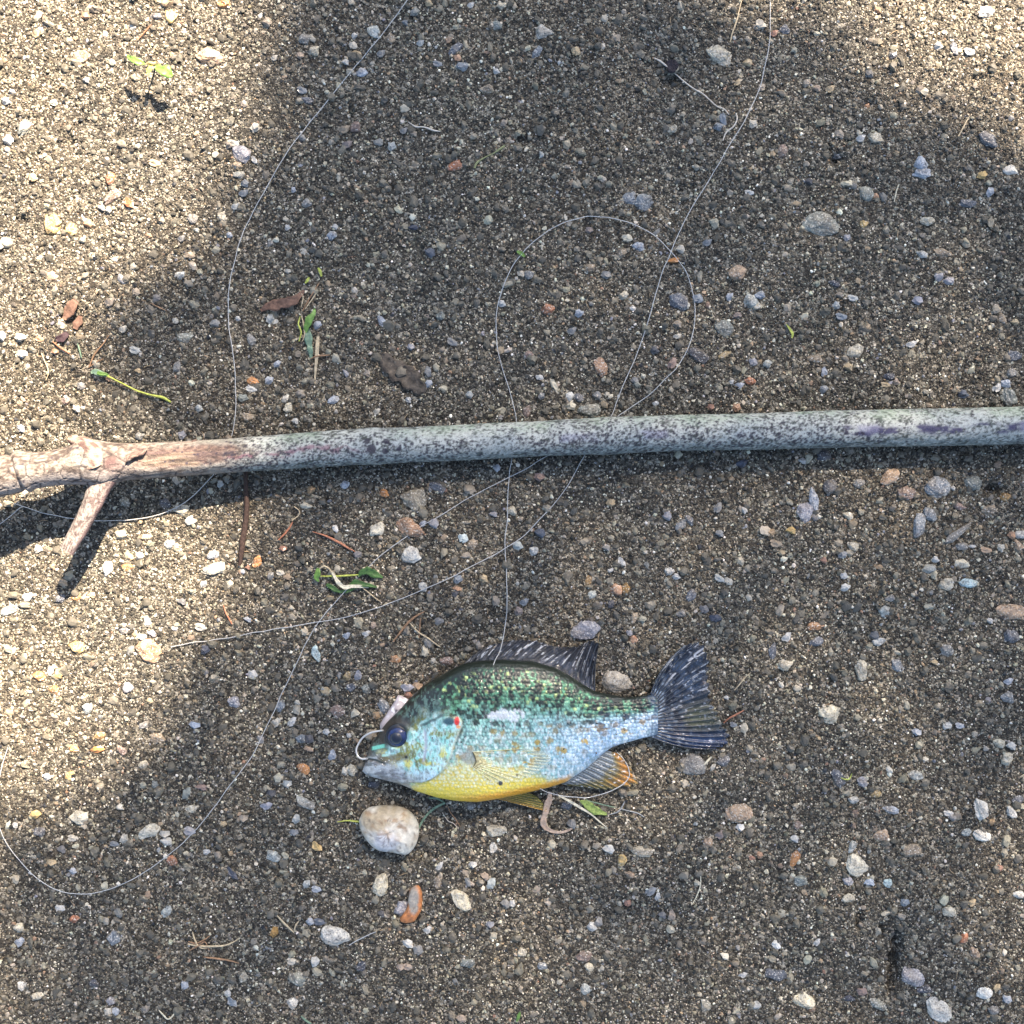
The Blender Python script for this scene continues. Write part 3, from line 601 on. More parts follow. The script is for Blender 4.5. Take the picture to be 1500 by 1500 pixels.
# ---------------------------------------------------------------- pebbles
def ico(sub):
    t = (1 + 5 ** .5) / 2
    v = [(-1, t, 0), (1, t, 0), (-1, -t, 0), (1, -t, 0), (0, -1, t), (0, 1, t), (0, -1, -t), (0, 1, -t), (t, 0, -1), (t, 0, 1), (-t, 0, -1), (-t, 0, 1)]
    f = [(0, 11, 5), (0, 5, 1), (0, 1, 7), (0, 7, 10), (0, 10, 11), (1, 5, 9), (5, 11, 4), (11, 10, 2), (10, 7, 6), (7, 1, 8),
         (3, 9, 4), (3, 4, 2), (3, 2, 6), (3, 6, 8), (3, 8, 9), (4, 9, 5), (2, 4, 11), (6, 2, 10), (8, 6, 7), (9, 8, 1)]
    v = [np.array(a) / np.linalg.norm(a) for a in v]
    for _ in range(sub):
        mid, nf = {}, []
        def mp(a, b):
            k = (min(a, b), max(a, b))
            if k not in mid:
                q = v[a] + v[b]; mid[k] = len(v); v.append(q / np.linalg.norm(q))
            return mid[k]
        for a, b, c_ in f:
            x, y, z = mp(a, b), mp(b, c_), mp(c_, a)
            nf += [(a, x, z), (b, y, x), (c_, z, y), (x, y, z)]
        f = nf
    return np.array(v), np.array(f)


ICO = {s_: ico(s_) for s_ in (2, 3, 4)}


def stone_shape(sub, seed, cuts=7, rough=.05):
    """unit stone: sphere cut by random planes, corners worn, outline normalised to +-1"""
    V, F = ICO[sub]
    V = V.copy()
    r = np.random.default_rng(seed)
    for k in range(cuts):
        nrm = r.normal(size=3); nrm[2] *= .8; nrm /= np.linalg.norm(nrm)
        d = r.uniform(.62, .92)
        ov = V @ nrm - d
        V -= np.where(ov > 0, ov * .88, 0)[:, None] * nrm
    q = seed * 3.7
    n_ = (fbm(V[:, 0] + q, V[:, 1] + V[:, 2] * 1.3, .55, seed, 3) - .5) * 2
    V *= (1 + rough * 1.8 * n_)[:, None]
    for a in (0, 1):
        lo, hi = V[:, a].min(), V[:, a].max()
        V[:, a] = (V[:, a] - (lo + hi) / 2) / ((hi - lo) / 2)
    V[:, 2] /= abs(V[:, 2]).max()
    return V, F


def pebble_mat(name, two=False):
    m = NT(name)
    oi = m.n("ShaderNodeObjectInfo")
    tc = m.n("ShaderNodeTexCoord")
    ad = m.n("ShaderNodeVectorMath", operation='ADD')
    sc_ = m.n("ShaderNodeVectorMath", operation='SCALE'); sc_.inputs["Scale"].default_value = 1.0
    cr = m.n("ShaderNodeCombineXYZ")
    mu = m.n("ShaderNodeMath", operation='MULTIPLY'); mu.inputs[1].default_value = 91.0
    m.l(oi.outputs["Random"], mu.inputs[0]); m.l(mu.outputs[0], cr.inputs[0]); m.l(mu.outputs[0], cr.inputs[2])
    ge = m.n("ShaderNodeNewGeometry")
    sc_.inputs["Scale"].default_value = 1.0
    m.l(ge.outputs["Position"], sc_.inputs[0])
    m.l(sc_.outputs[0], ad.inputs[0]); m.l(cr.outputs[0], ad.inputs[1])
    a = m.noise(330, 5, .7, ad.outputs[0])
    b = m.noise(120, 3, .6, ad.outputs[0])
    sp = m.noise(1500, 2, .5, ad.outputs[0])
    c = m.mixc(oi.outputs["Color"], m.ramp([(.32, (.42, .42, .42)), (.5, (.95, .95, .95)), (.68, (1.45, 1.4, 1.3))], a.outputs[0]), 1.0, 'MULTIPLY')
    c = m.mixc(c, (.20, .16, .11), m.ramp([(.45, (0, 0, 0)), (.66, (.55,) * 3)], b.outputs[0]))
    c = m.mixc(c, (.05, .042, .033), m.ramp([(.57, (0, 0, 0)), (.62, (.5,) * 3)], sp.outputs[0]))
    c = m.mixc(c, (.60, .57, .5), m.ramp([(.36, (.8,) * 3), (.40, (0, 0, 0))], sp.outputs[0]))
    m.l(c, m.b.inputs["Base Color"])
    m.l(m.ramp([(.3, (.35,) * 3), (.7, (.7,) * 3)], a.outputs[0]), m.b.inputs["Roughness"])
    m.set(Specular_IOR_Level=.5)
    s2 = m.n("ShaderNodeMath", operation='ADD'); m.l(a.outputs[0], s2.inputs[0]); m.l(sp.outputs[0], s2.inputs[1])
    m.bump(s2.outputs[0], .0004, .8)
    return m.m


PM = pebble_mat("pebble_stone")
shapes = []
for k in range(22):
    V, F = stone_shape(2 if k < 8 else 3, 100 + k, 6 + k % 7, .17)
    me = bpy.data.meshes.new("pebble")
    me.from_pydata(V.tolist(), [], F.tolist())
    me.polygons.foreach_set("use_smooth", np.full(len(F), k % 4 != 0))
    me.materials.append(PM)
    shapes.append(me)


LM = [("fish's mouth", 530, 1120), ("fish's tail fin", 1015, 1025), ("fish's back fin", 790, 955), ("fish's belly", 680, 1172), ("fish's forehead", 590, 1030), ("big cream stone below the fish", 570, 1215),
      ("stub branching off the stick", 125, 755), ("knobbly left end of the stick", 60, 685), ("middle of the stick", 620, 650), ("right end of the stick", 1440, 625), ("stretch of stick under the line loop", 860, 640),
      ("green seedling", 220, 97), ("loop of fishing line", 870, 450), ("torn green blade near the left line", 453, 490), ("green scrap crossed by fishing line", 510, 850), ("green pod on its stem", 170, 555),
      ("round pale stone near the top edge", 1053, 84), ("dark slate chip at upper right", 1448, 205), ("flat grey green stone at right", 1201, 331), ("chalky white stone near the top", 794, 49),
      ("dark twig below the stick", 355, 770), ("dark hollow at lower right", 1305, 1390), ("lowest curve of the fishing line", 110, 1309), ("bent straw under the fish", 800, 1205),
      ("top left corner", 0, 0), ("top right corner", 1500, 0), ("bottom left corner", 0, 1500), ("bottom right corner", 1500, 1500), ("dead brown leaf", 412, 443), ("pair of blue grey stones near the top", 932, 294),
      ("left edge's middle", 0, 1000), ("right edge's middle", 1500, 900), ("bottom edge's middle", 760, 1500), ("orange rimmed stone", 600, 1325), ("flat dark bark chip", 595, 545)]


def direction(dx, dy):
    a = math.degrees(math.atan2(-dy, dx)) % 360
    return ["right of", "above and right of", "above", "above and left of", "left of", "below and left of", "below", "below and right of"][int((a + 22.5) // 45) % 8]


def describe(p):
    x, y, w, h, a, c = p
    size = "tiny" if w < 15 else "small" if w < 21 else "medium" if w < 30 else "large"
    shape = "round" if h / w > .86 else "oval" if h / w > .66 else "long" if h / w < .52 else "oblong"
    best = min((L for L in LM if math.hypot(L[1] - x, L[2] - y) > 14), key=lambda L: math.hypot(L[1] - x, L[2] - y))
    return size, shape, CNAME[c], direction(x - best[1], y - best[2]), best


desc = [describe(p) for p in big_peb]
cells = {}
for i, d in enumerate(desc):
    cells.setdefault((d[0], d[1], d[2], d[3], d[4][0]), []).append(i)
labels = [None] * len(big_peb)
ORD = ["nearest", "second nearest", "third nearest", "fourth nearest", "fifth nearest"]
for k, idx in cells.items():
    idx.sort(key=lambda i: math.hypot(big_peb[i][0] - desc[i][4][1], big_peb[i][1] - desc[i][4][2]))
    for r_, i in enumerate(idx):
        base = "%s %s %s pebble" % (k[0], k[1], k[2])
        labels[i] = base + (" " if len(idx) == 1 else " %s and " % ORD[r_]) + k[3] + " the " + k[4]
        while len(labels[i].split()) > 16:
            labels[i] = labels[i].replace(" and ", ", ", 1) if " and " in labels[i] and len(labels[i].replace(" and ", ", ", 1).split()) < len(labels[i].split()) else " ".join(labels[i].split()[:16])

def soft(c, key='', w=99):
    """stones wear a film of sand dust"""
    g_ = sum(c) / 3
    if w < 15: c = [.55 * v + .25 * g_ + .20 * f for v, f in zip(c, (.22, .19, .15))]
    if key and key in 'oyraPE': return [v * .85 + .15 * f for v, f in zip(c, (.24, .19, .13))]
    return [v * .80 + g_ * .12 + .08 * f for v, f in zip(c, (.20, .175, .135))]

for i, p in enumerate(big_peb):
    x, y, w, h, a, c = p
    if w >= 27:
        V, F = stone_shape(4, 500 + i, 10, .13)
        me = bpy.data.meshes.new("pebble")
        me.from_pydata(V.tolist(), [], F.tolist())
        me.polygons.foreach_set("use_smooth", np.full(len(F), True))
        me.materials.append(PM)
    else:
        me = shapes[i % len(shapes)]
    o = bpy.data.objects.new("pebble", me)
    col.objects.link(o)
    hz = min(h * .5 * (.65 + .2 * hash2(np.array(i), np.array(3), 1)), 11)
    sunk = .57 + .2 * float(hash2(np.array(i), np.array(5), 2))
    if c in 'GFEHlPgqtcCD' and w > 24: sunk = .70
    z = float(gh(x, y)) + hz * (1 - 2 * sunk) + (1.5 if w < 30 else 2.2)
    o.location = W(x, y, z)
    o.scale = (w / 2 * S, h / 2 * S, hz * S)
    o.rotation_euler = (0, 0, math.radians(a))
    jit = .88 + .24 * float(hash2(np.array(i), np.array(9), 4))
    o.color = tuple(min(v * jit * 1.02, .85) for v in soft(COLS[c], c, w)) + (1,)
    tag(o, labels[i], "pebble", "loose pebbles bedded in the damp sand")

# the smaller pebbles past the limit
x, y, w, h, a = [np.array([p[k] for p in small_peb]) for k in range(5)]
nx = 260
ex, ey = rng.uniform(-160, 1660, nx), rng.uniform(-160, 1660, nx)
outside = (ex < -8) | (ex > 1508) | (ey < -8) | (ey > 1508)
ex, ey = ex[outside], ey[outside]
ew = rng.uniform(9, 24, len(ex))
hz = np.concatenate([h * .42, ew * .33])
X, Y = np.concatenate([x, ex]), np.concatenate([y, ey])
keys = list(COLS)
cc = np.array([soft(COLS[p[5]], p[5], p[2]) for p in small_peb] + [soft(COLS[keys[k]], '', 10) for k in rng.integers(0, len(keys), len(ex))])
zz = gh(X, Y) + hz * .25
o = instancer("gravel_bits", np.stack([(X - 750) * S, (750 - Y) * S, zz * S], 1),
              np.stack([np.concatenate([w, ew]), np.concatenate([h, ew * .75]), hz * 2], 1) * S,
              np.stack([X * 0, X * 0, np.radians(np.concatenate([a, rng.uniform(0, 360, len(ex))]))], 1),
              np.concatenate([cc, rng.random((len(X), 1))], 1), 2, 8, 5, None, .34)
tag(o, kind='stuff')

# ---------------------------------------------------------------- big cream stone with a quartz hollow
def big_stone(name, outline, hgt, seed, colf, mat, sunk=.45, lump=.05, n=64, z0=6):
    """outline in photo pixels -> domed stone that keeps that outline at its widest level"""
    P = np.array(outline, float)
    cx, cy = P.mean(0)
    Q = catmull(np.vstack([P, P[:1]]), 3)[:-1]
    th = np.arctan2(-(Q[:, 1] - cy), Q[:, 0] - cx)
    rr = np.hypot(Q[:, 0] - cx, Q[:, 1] - cy)
    o_ = np.argsort(th)
    T = np.linspace(-math.pi, math.pi, n, endpoint=False)
    R = np.interp(T, th[o_], rr[o_], period=2 * math.pi)
    m_ = 30
    ph = np.linspace(-math.pi / 2, math.pi / 2, m_)
    V, Cc = [], []
    g0 = float(gh(cx, cy))
    for p in ph:
        k = math.cos(p) ** .72
        zz_ = hgt * math.sin(p)
        for t, r in zip(T, R):
            px, py = r * k * math.cos(t), -r * k * math.sin(t)
            nn = float(fbm(px + cx, py + cy + zz_, 16, seed, 3)) - .5
            zz2 = zz_ + hgt * lump * 6 * nn * max(math.sin(p), 0)
            V.append((px, py, zz2))
    V = np.array(V)
    Cc = colf(V[:, 0] + cx, V[:, 1] + cy, V[:, 2])
    zc = g0 + hgt * (1 - 2 * sunk) + 1
    k = 1 - zc / HP
    off = W(cx, cy, zc)
    VV = np.stack([V[:, 0] * S * k, -V[:, 1] * S * k, V[:, 2] * S], 1)
    ob = mesh_obj(name, VV, [tuple(f) for f in grid_faces(m_, n, True)] + [tuple(range(n))[::-1], tuple(range((m_ - 1) * n, m_ * n))], mat, None, Cc)
    ob.location = off
    return ob


STM = attr_mat("worn_stone", .55, .5, .0004, 900, var=.22)


def c_cream(x, y, z):
    a = fbm(x, y, 26, 71); b = fbm(x, y, 9, 72); d = fbm(x, y, 4, 73, 2)
    c = mix((.44, .36, .24), (.66, .62, .52), sst(.4, .6, a))
    q = np.exp(-(((x - 568) / 22) ** 2 + ((y - 1228) / 22) ** 2))
    c = mix(c, (.58, .575, .57), sst(.25, .6, q * .8 + .3 * (b - .5)))
    crack = sst(.10, .0, abs(((x - 560) * .62 - (y - 1225) * .78) / 26 + (b - .5) * .9)) * q
    c = mix(c, (.24, .24, .27), crack * .75)
    c = mix(c, (.30, .19, .10), sst(.60, .72, b) * .8 * sst(1250, 1200, y))
    c = mix(c, (.10, .07, .05), sst(.72, .80, d) * .7)
    return c


o = big_stone("stone", [(526, 1200), (534, 1187), (550, 1181), (580, 1181), (598, 1187), (611, 1202), (614, 1218), (609, 1238), (596, 1251), (577, 1248), (553, 1244), (539, 1232), (528, 1214)], 24, 21, c_cream, STM, .30, .06)
tag(o, "big cream quartz stone with a grey crack lying below the fish's head", "stone")


def c_orange(x, y, z):
    a = fbm(x, y, 9, 81); d = fbm(x, y, 3.5, 82, 2)
    e = ((x - 606) / 9) ** 2 + ((y - 1316) / 20) ** 2
    c = mix((.30, .28, .24), (.46, .18, .06), sst(.6, 1.2, e + (a - .5)))
    return mix(c, (.10, .06, .04), sst(.6, .75, d) * .6)


o = big_stone("stone", [(600, 1302), (612, 1296), (618, 1306), (618, 1330), (612, 1342), (606, 1350), (592, 1352), (585, 1346), (596, 1330), (598, 1315)], 9, 22, c_orange, STM, .45, .06, 40)
tag(o, "rough grey stone with an orange rim beside a lilac pebble, below the cream stone", "stone")


def c_sliver(x, y, z):
    a = fbm(x, y, 10, 91); d = fbm(x, y, 4, 92, 2)
    c = mix((.40, .33, .33), (.56, .52, .53), a)
    c = mix(c, (.85, .84, .86), sst(.62, .7, d) * sst(1052, 1040, y))
    return mix(c, (.08, .07, .08), sst(.5, .3, np.hypot((x - 581) / 6, (y - 1039) / 4)))


o = big_stone("stone", [(584, 1017), (592, 1021), (603, 1028), (600, 1040), (584, 1056), (572, 1068), (560, 1072), (556, 1062), (566, 1046), (576, 1030)], 10, 23, c_sliver, attr_mat("glossy_sliver", .22, .6, .0003, 900, coat=.4), .35, .05, 40)  # glossy sliver by the head, likely a jig lure, built like a stone
tag(o, "glossy pinkish grey sliver poking out from behind the fish's forehead", "stone")

# ---------------------------------------------------------------- the stick
STK = [(-260, 742, 120, 31), (-150, 728, 112, 31), (-60, 712, 104, 30), (0, 698, 97, 29), (30, 691, 90, 29), (60, 688, 85, 26), (100, 683, 79, 27), (135, 680, 74, 31), (165, 678, 70, 29), (200, 676, 64, 26.5), (260, 672, 56, 25.5), (330, 668, 46, 25),
       (400, 663, 38, 25.5), (500, 656, 31, 26), (600, 651.5, 28.5, 26), (700, 647, 28, 26), (800, 642, 27.5, 26), (900, 637.5, 27.5, 26.5), (1000, 634, 27.5, 26.5), (1100, 632, 27.5, 26.5),
       (1200, 629, 27.5, 27), (1300, 627, 27.5, 27), (1400, 625, 28, 27.5), (1500, 623, 28, 27.5), (1620, 620, 29, 28), (1760, 616, 30, 28.5)]
sp = catmull(STK, 1.5)
LX = sp[:, 0]
NR = 120
th = np.linspace(0, 2 * math.pi, NR, endpoint=False) + .0      # 0 = photo-down side, pi/2 = up to the camera, pi = photo-up side
UU, TH = np.meshgrid(LX, th, indexing='ij')
V_ = TH * 26                                                        # arc length in pixels
vimg = -np.cos(TH)                                                # -1 bottom of photo side ... here: +1 = upper side
rad = sp[:, 3][:, None] + 0 * TH
# relief
bump_ = 1.6 * (fbm(UU, V_, 60, 201, 3) - .5) + .9 * (fbm(UU, V_ * 2.2, 14, 202, 3) - .5)
bump_ += 5.5 * np.exp(-(((UU - 130) / 26) ** 2)) * sst(-.2, 1, -vimg * -1)
bump_ += 3.0 * np.exp(-(((UU - 36 - 6 * np.cos(TH)) / 5) ** 2)) - 3.4 * np.exp(-(((UU - 27 - 6 * np.cos(TH)) / 3) ** 2))
bump_ += 5.5 * np.exp(-(((UU - 152) / 15) ** 2)) * sst(.2, 1, np.cos(TH))
bump_ += 1.4 * np.exp(-(((UU - 548) / 14) ** 2)) + 1.2 * np.exp(-(((UU - 893) / 20) ** 2))
wob = fbm(UU, V_, 22, 203, 3) - .5
# peeled strip: bark missing between x 205 and 305 on the camera side
core = np.sin(TH)
strip = sst(200, 214, UU + wob * 30) * sst(352, 320, UU + wob * 70) * sst(.30, .55, core + wob * .9) * sst(-.62, -.42, -np.abs(-np.cos(TH) * -1 + .12) + wob * .5)
bare = sst(207, 219, UU + wob * 12) * sst(300, 288, UU + wob * 30) * sst(.44, .34, np.abs(np.cos(TH) - .10 + wob * .25))
bump_ -= 2.2 * strip + .6 * bare
grain_ = fbm(UU / 7, V_ * 2.0, 6, 204, 3) - .5
bump_ += 1.0 * strip * grain_
f1, f2, ca, cb = voronoi(UU / 26, V_ / 17, 205)
edge = sst(.10, .02, f2 - f1)
fiss = edge * sst(340, 300, UU) * (1 - strip) * sst(.38, .6, ca)
bump_ -= 1.3 * fiss
rad = rad + bump_
C3 = sp[:, :3]
T3 = np.gradient(C3, axis=0); T3 /= np.linalg.norm(T3, axis=1)[:, None]
D3 = np.stack([-T3[:, 1], T3[:, 0], 0 * T3[:, 0]], 1); D3 /= np.linalg.norm(D3, axis=1)[:, None]   # photo-down
U3 = np.cross(T3, D3); U3 *= np.sign(U3[:, 2])[:, None]
PP = C3[:, None] + rad[..., None] * (np.cos(TH)[..., None] * D3[:, None] + np.sin(TH)[..., None] * U3[:, None])
kk = 1 - sp[:, 2][:, None] / HP
cenx, ceny = (sp[:, 0] - 750)[:, None] * kk, (750 - sp[:, 1])[:, None] * kk
VX = (cenx + (PP[..., 0] - C3[:, None, 0]) * kk) * S
VY = (ceny - (PP[..., 1] - C3[:, None, 1]) * kk) * S
VZ = PP[..., 2] * S
# bark colours (dry lichen-grey bark on the right, pinkish grey on the left)
n1, n2_, n3 = fbm(UU, V_, 46, 211), fbm(UU, V_ * 1.5, 13, 212), fbm(UU, V_ * 1.8, 5, 213, 3)
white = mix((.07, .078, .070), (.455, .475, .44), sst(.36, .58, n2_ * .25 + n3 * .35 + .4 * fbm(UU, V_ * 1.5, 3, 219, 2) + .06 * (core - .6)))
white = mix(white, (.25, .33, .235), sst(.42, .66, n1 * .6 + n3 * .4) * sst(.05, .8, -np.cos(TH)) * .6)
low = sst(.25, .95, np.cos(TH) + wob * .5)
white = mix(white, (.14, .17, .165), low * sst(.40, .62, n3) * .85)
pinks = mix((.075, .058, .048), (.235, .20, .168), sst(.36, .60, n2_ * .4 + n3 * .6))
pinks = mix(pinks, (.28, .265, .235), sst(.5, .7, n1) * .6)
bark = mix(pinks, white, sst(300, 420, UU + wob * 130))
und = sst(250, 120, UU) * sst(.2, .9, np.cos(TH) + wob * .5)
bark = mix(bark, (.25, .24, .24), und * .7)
red = sst(.26, .05, np.abs(np.cos(TH) - .10 + wob * .6)) * sst(300, 330, UU + wob * 30) * sst(560, 470, UU + wob * 80) * sst(.42, .6, n2_)
bark = mix(bark, (.22, .10, .13), red * .8)
pur = sst(.30, .08, np.abs(np.cos(TH) - .18 + wob * .5)) * sst(1222, 1238, UU + wob * 20) * sst(.32, .50, fbm(UU / 2.5, V_, 12, 215, 4))
bark = mix(bark, (.055, .05, .105), pur * sst(.22, .42, n3) * .95)
pur2 = sst(.35, .1, np.abs(np.cos(TH) - .1)) * sst(.52, .66, fbm(UU, V_, 60, 216)) * sst(560, 640, UU)
bark = mix(bark, (.27, .26, .36), pur2 * .5)
bark = mix(bark, mix((.075, .045, .04), (.16, .105, .085), sst(.4, .6, n3)), strip * .9)
bark = mix(bark, mix((.15, .11, .08), (.27, .21, .16), sst(.35, .6, fbm(UU / 8, V_ * 2, 5, 217))), bare)
knot = np.exp(-(((UU - 170) / 16) ** 2 + ((np.cos(TH) - .1) / .35) ** 2))
bark = mix(bark, (.13, .065, .065), knot * .7)
bark = mix(bark, (.04, .032, .032), fiss * .9)
crk = sst(.60, .68, fbm(UU / 4.5, V_ * 1.6, 5, 230, 4)) * sst(420, 330, UU)
bark = mix(bark, (.045, .035, .032), crk * .7)
gfiss = strip * sst(.12, .22, -grain_)
bark = mix(bark, (.10, .07, .07), gfiss * .6)
# black fungus dots
dark = np.zeros(UU.shape)
r2 = np.random.default_rng(5)
nd = 7000
dxs = r2.uniform(40, 1760, nd)
dth = np.where(r2.random(nd) < .6, r2.normal(1.15, .55, nd), r2.uniform(-.3, 3.3, nd))
dsz = .75 + 1.2 * r2.random(nd) ** 3
dens = fbm(dxs, dth * 26, 70, 218)
for a, b, r, q in zip(dxs, dth, dsz, dens):
    if (a < 330 and r2.random() > .12) or q < .36 + .1 * r2.random(): continue
    i0, i1 = np.searchsorted(LX, [a - 5, a + 5])
    jj = int(b / (2 * math.pi) * NR)
    js = np.arange(jj - 4, jj + 5) % NR
    dj = ((TH[i0, js] - b + math.pi) % (2 * math.pi) - math.pi) * 26
    d = np.hypot((UU[i0:i1][:, js] - a) * .85, dj[None, :])
    v = sst(r + .55, r - .55, d)
    dark[np.ix_(np.arange(i0, i1), js)] = np.maximum(dark[np.ix_(np.arange(i0, i1), js)], v)
for (a, b, r) in ((547, 1.35, 5.5), (566, 1.2, 5), (569, 1.75, 4.5), (560, .95, 3), (587, 1.3, 3.5), (541, 1.8, 3), (605, 1.55, 2.5)):
    dj = (TH - b) * 26
    dark = np.maximum(dark, sst(r + 1, r - 1, np.hypot(UU - a, dj) + wob * 6))
rad_d = dark
bark = mix(bark, (.035, .03, .045), dark * .9)
nU = len(LX)
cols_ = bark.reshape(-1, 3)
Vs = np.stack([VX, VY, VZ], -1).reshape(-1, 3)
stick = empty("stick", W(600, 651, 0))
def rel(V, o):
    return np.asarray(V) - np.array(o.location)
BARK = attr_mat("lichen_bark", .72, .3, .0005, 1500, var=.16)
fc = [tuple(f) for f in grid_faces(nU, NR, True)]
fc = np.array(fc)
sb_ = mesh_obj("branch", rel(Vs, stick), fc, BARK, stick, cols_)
tag(stick, "long lichen grey stick with black specks lying across the sand above the fish", "stick")


def bark_tube(name, pts, parent, colf, n=56, step=1.6, relief=1.2, endf=True, seed=0, mat=None):
    c = catmull(pts, step)
    T = np.gradient(c[:, :3], axis=0); T /= np.linalg.norm(T, axis=1)[:, None]
    D = np.stack([-T[:, 1], T[:, 0], 0 * T[:, 0]], 1); D /= np.linalg.norm(D, axis=1)[:, None] + 1e-9
    U = np.cross(T, D); U *= np.sign(U[:, 2])[:, None] if True else 1
    t = np.linspace(0, 2 * math.pi, n, endpoint=False)
    kk_, TT = np.meshgrid(np.arange(len(c)) * step, t, indexing='ij')
    R = c[:, 3][:, None] + relief * 2 * (fbm(kk_, TT * 18, 16, 300 + seed, 3) - .5)
    Q = c[:, None, :3] + R[..., None] * (np.cos(TT)[..., None] * D[:, None] + np.sin(TT)[..., None] * U[:, None])
    q = Q.reshape(-1, 3)
    V = np.array([W(a, b, z) for a, b, z in q])
    F = [tuple(f) for f in grid_faces(len(c), n, True)]
    V = list(V); C_ = list(colf(kk_.ravel(), (TT * 18).ravel(), TT.ravel()))
    for base, e in ((0, 0), (len(c) - 1, 1)):
        V.append(np.array(W(*c[-e if e else 0, :3]))); C_.append(C_[base * n] * .8)
        ci = len(V) - 1
        for j in range(n):
            a, b = base * n + j, base * n + (j + 1) % n
            F.append((a, b, ci) if e else (b, a, ci))
    o = mesh_obj(name, rel(V, parent) if parent else V, F, mat or BARK, parent, np.array(C_))
    return o


def c_stub(u, v, t):
    a, b = fbm(u, v, 12, 221), fbm(u, v * 1.6, 4, 222, 3)
    c = mix((.10, .075, .068), (.30, .265, .235), sst(.36, .6, a * .4 + b * .6))
    c = mix(c, (.13, .08, .085), sst(.1, .8, np.cos(t + 2.9)) * .75)
    return mix(c, (.05, .04, .04), sst(.70, .76, b) * .8)


bark_tube("side_stub", [(160, 676, 64, 25), (154, 694, 69, 22), (146, 712, 73, 17.5), (133, 742, 76, 14.5), (119, 770, 75, 13), (107, 791, 74, 12), (97, 808, 73, 11.5)], stick, c_stub, seed=1)


def c_knob(u, v, t):
    b = fbm(u, v, 7, 231)
    c = mix((.11, .07, .06), (.34, .27, .21), sst(.38, .62, b))
    return mix(c, (.07, .05, .05), sst(.66, .74, fbm(u, v, 4, 232)))


bark_tube("broken_knob", [(136, 680, 82, 24), (130, 664, 86, 21), (120, 652, 84, 14), (110, 646, 80, 9), (100, 643, 76, 4)], stick, c_knob, n=40, relief=3.2, seed=2)


def c_flake(u, v, t):
    b = fbm(u, v, 5, 241)
    return mix((.10, .065, .055), (.26, .20, .16), sst(.35, .62, b))


# curled bark edges at the peeled strip
for k, (a, b, c_, d) in enumerate([((262, 652, 64), (270, 655, 66), (277, 657, 65), 4.5), ((280, 651, 62), (283, 647, 61), (288, 644, 58), 3), ((196, 668, 92), (208, 664, 91), (216, 655, 86), 3), ((184, 676, 97), (194, 669, 95), (203, 668, 94), 3), ((303, 665, 68), (309, 659, 68), (312, 655, 66), 3)]):
    bark_tube("bark_flake", [a + (1.0,), tuple((np.array(a) + b) / 2) + (d,), b + (d,), c_ + (.8,)], stick, c_flake, n=10, step=2, relief=1.2, seed=5 + k)

# ---------------------------------------------------------------- the sunfish
FZ = 30.0                                           # height of its outline above the sand, in pixels
FK = 1 - FZ / HP
TOPC = np.array([(528.5, 1133), (530, 1128), (533, 1122), (535.5, 1112), (537, 1101), (542, 1091), (552, 1078), (565, 1060), (584, 1041), (600, 1023), (620, 1004), (643, 990.5), (665, 977.5), (681, 971), (705, 966.5), (740, 965.5),
                 (780, 968), (813, 978), (833, 989), (860, 1007), (872, 1014), (897, 1020), (919, 1024), (938, 1022.5), (957, 1020), (966, 1026)])
BOTC = np.array([(528.5, 1134), (534, 1138), (540, 1140), (560, 1144), (586, 1149), (608, 1158), (640, 1167), (669, 1171.5), (699, 1173), (728, 1169), (772, 1160), (806, 1153), (830, 1146), (860, 1127), (887, 1104), (899, 1097),
                 (919, 1091), (942, 1084.5), (961, 1081), (966, 1079)])
WTH = np.array([(528.5, 2.5), (536, 8), (545, 12), (560, 17), (585, 24), (610, 29), (650, 34), (700, 36), (760, 34), (820, 27), (870, 19), (910, 13), (950, 9), (966, 7)])
fx = np.concatenate([np.arange(528.5, 545, .8), np.arange(545, 966.1, 1.25)])
ft, fb = np.interp(fx, TOPC[:, 0], TOPC[:, 1]), np.interp(fx, BOTC[:, 0], BOTC[:, 1])
def smooth1(a, k):
    kern = np.hanning(k + 2)[1:-1]; kern /= kern.sum()
    p = np.concatenate([2 * a[0] - a[k:0:-1], a, 2 * a[-1] - a[-2:-k - 2:-1]])
    return np.convolve(p, kern, 'same')[k:-k]
ft, fb = smooth1(ft, 9), smooth1(fb, 9)
fb = np.maximum(fb, ft + 1)
fw = smooth1(np.interp(fx, WTH[:, 0], WTH[:, 1]), 9)
fzc = fw * .92 + 1.5 + np.interp(fx, [528, 600, 900, 966], [7, 0, 0, 6])
NT_, NB_ = 190, 50
ang = np.concatenate([np.linspace(0, math.pi, NT_), np.linspace(math.pi, 2 * math.pi, NB_ + 2)[1:-1]])   # 0 = belly side edge, pi = back edge, through the top
nf = len(ang)
FX, AN = np.meshgrid(fx, ang, indexing='ij')
cy, hy = ((ft + fb) / 2)[:, None], ((fb - ft) / 2)[:, None]
# spread samples evenly across the flank
cs = np.cos(AN)
FY = cy + hy * cs
prof = np.sqrt(np.maximum(1 - np.abs(cs) ** 2.9, 0)) ** .98 * np.sign(np.sin(AN) + 1e-12)
prof = np.where(np.abs(np.sin(AN)) < 1e-6, 0, prof)
FZv = fw[:, None] * prof
top_side = (AN <= math.pi + 1e-6)


def img(x, y, z):
    """outline frame -> where a photo shows it"""
    k = FK / (1 - (z) / HP)
    return 750 + (x - 750) * k, 750 + (y - 750) * k


IU, IV = img(FX, FY, fzc[:, None] + FZv)
tt = (FY - ft[:, None]) / (fb - ft)[:, None]

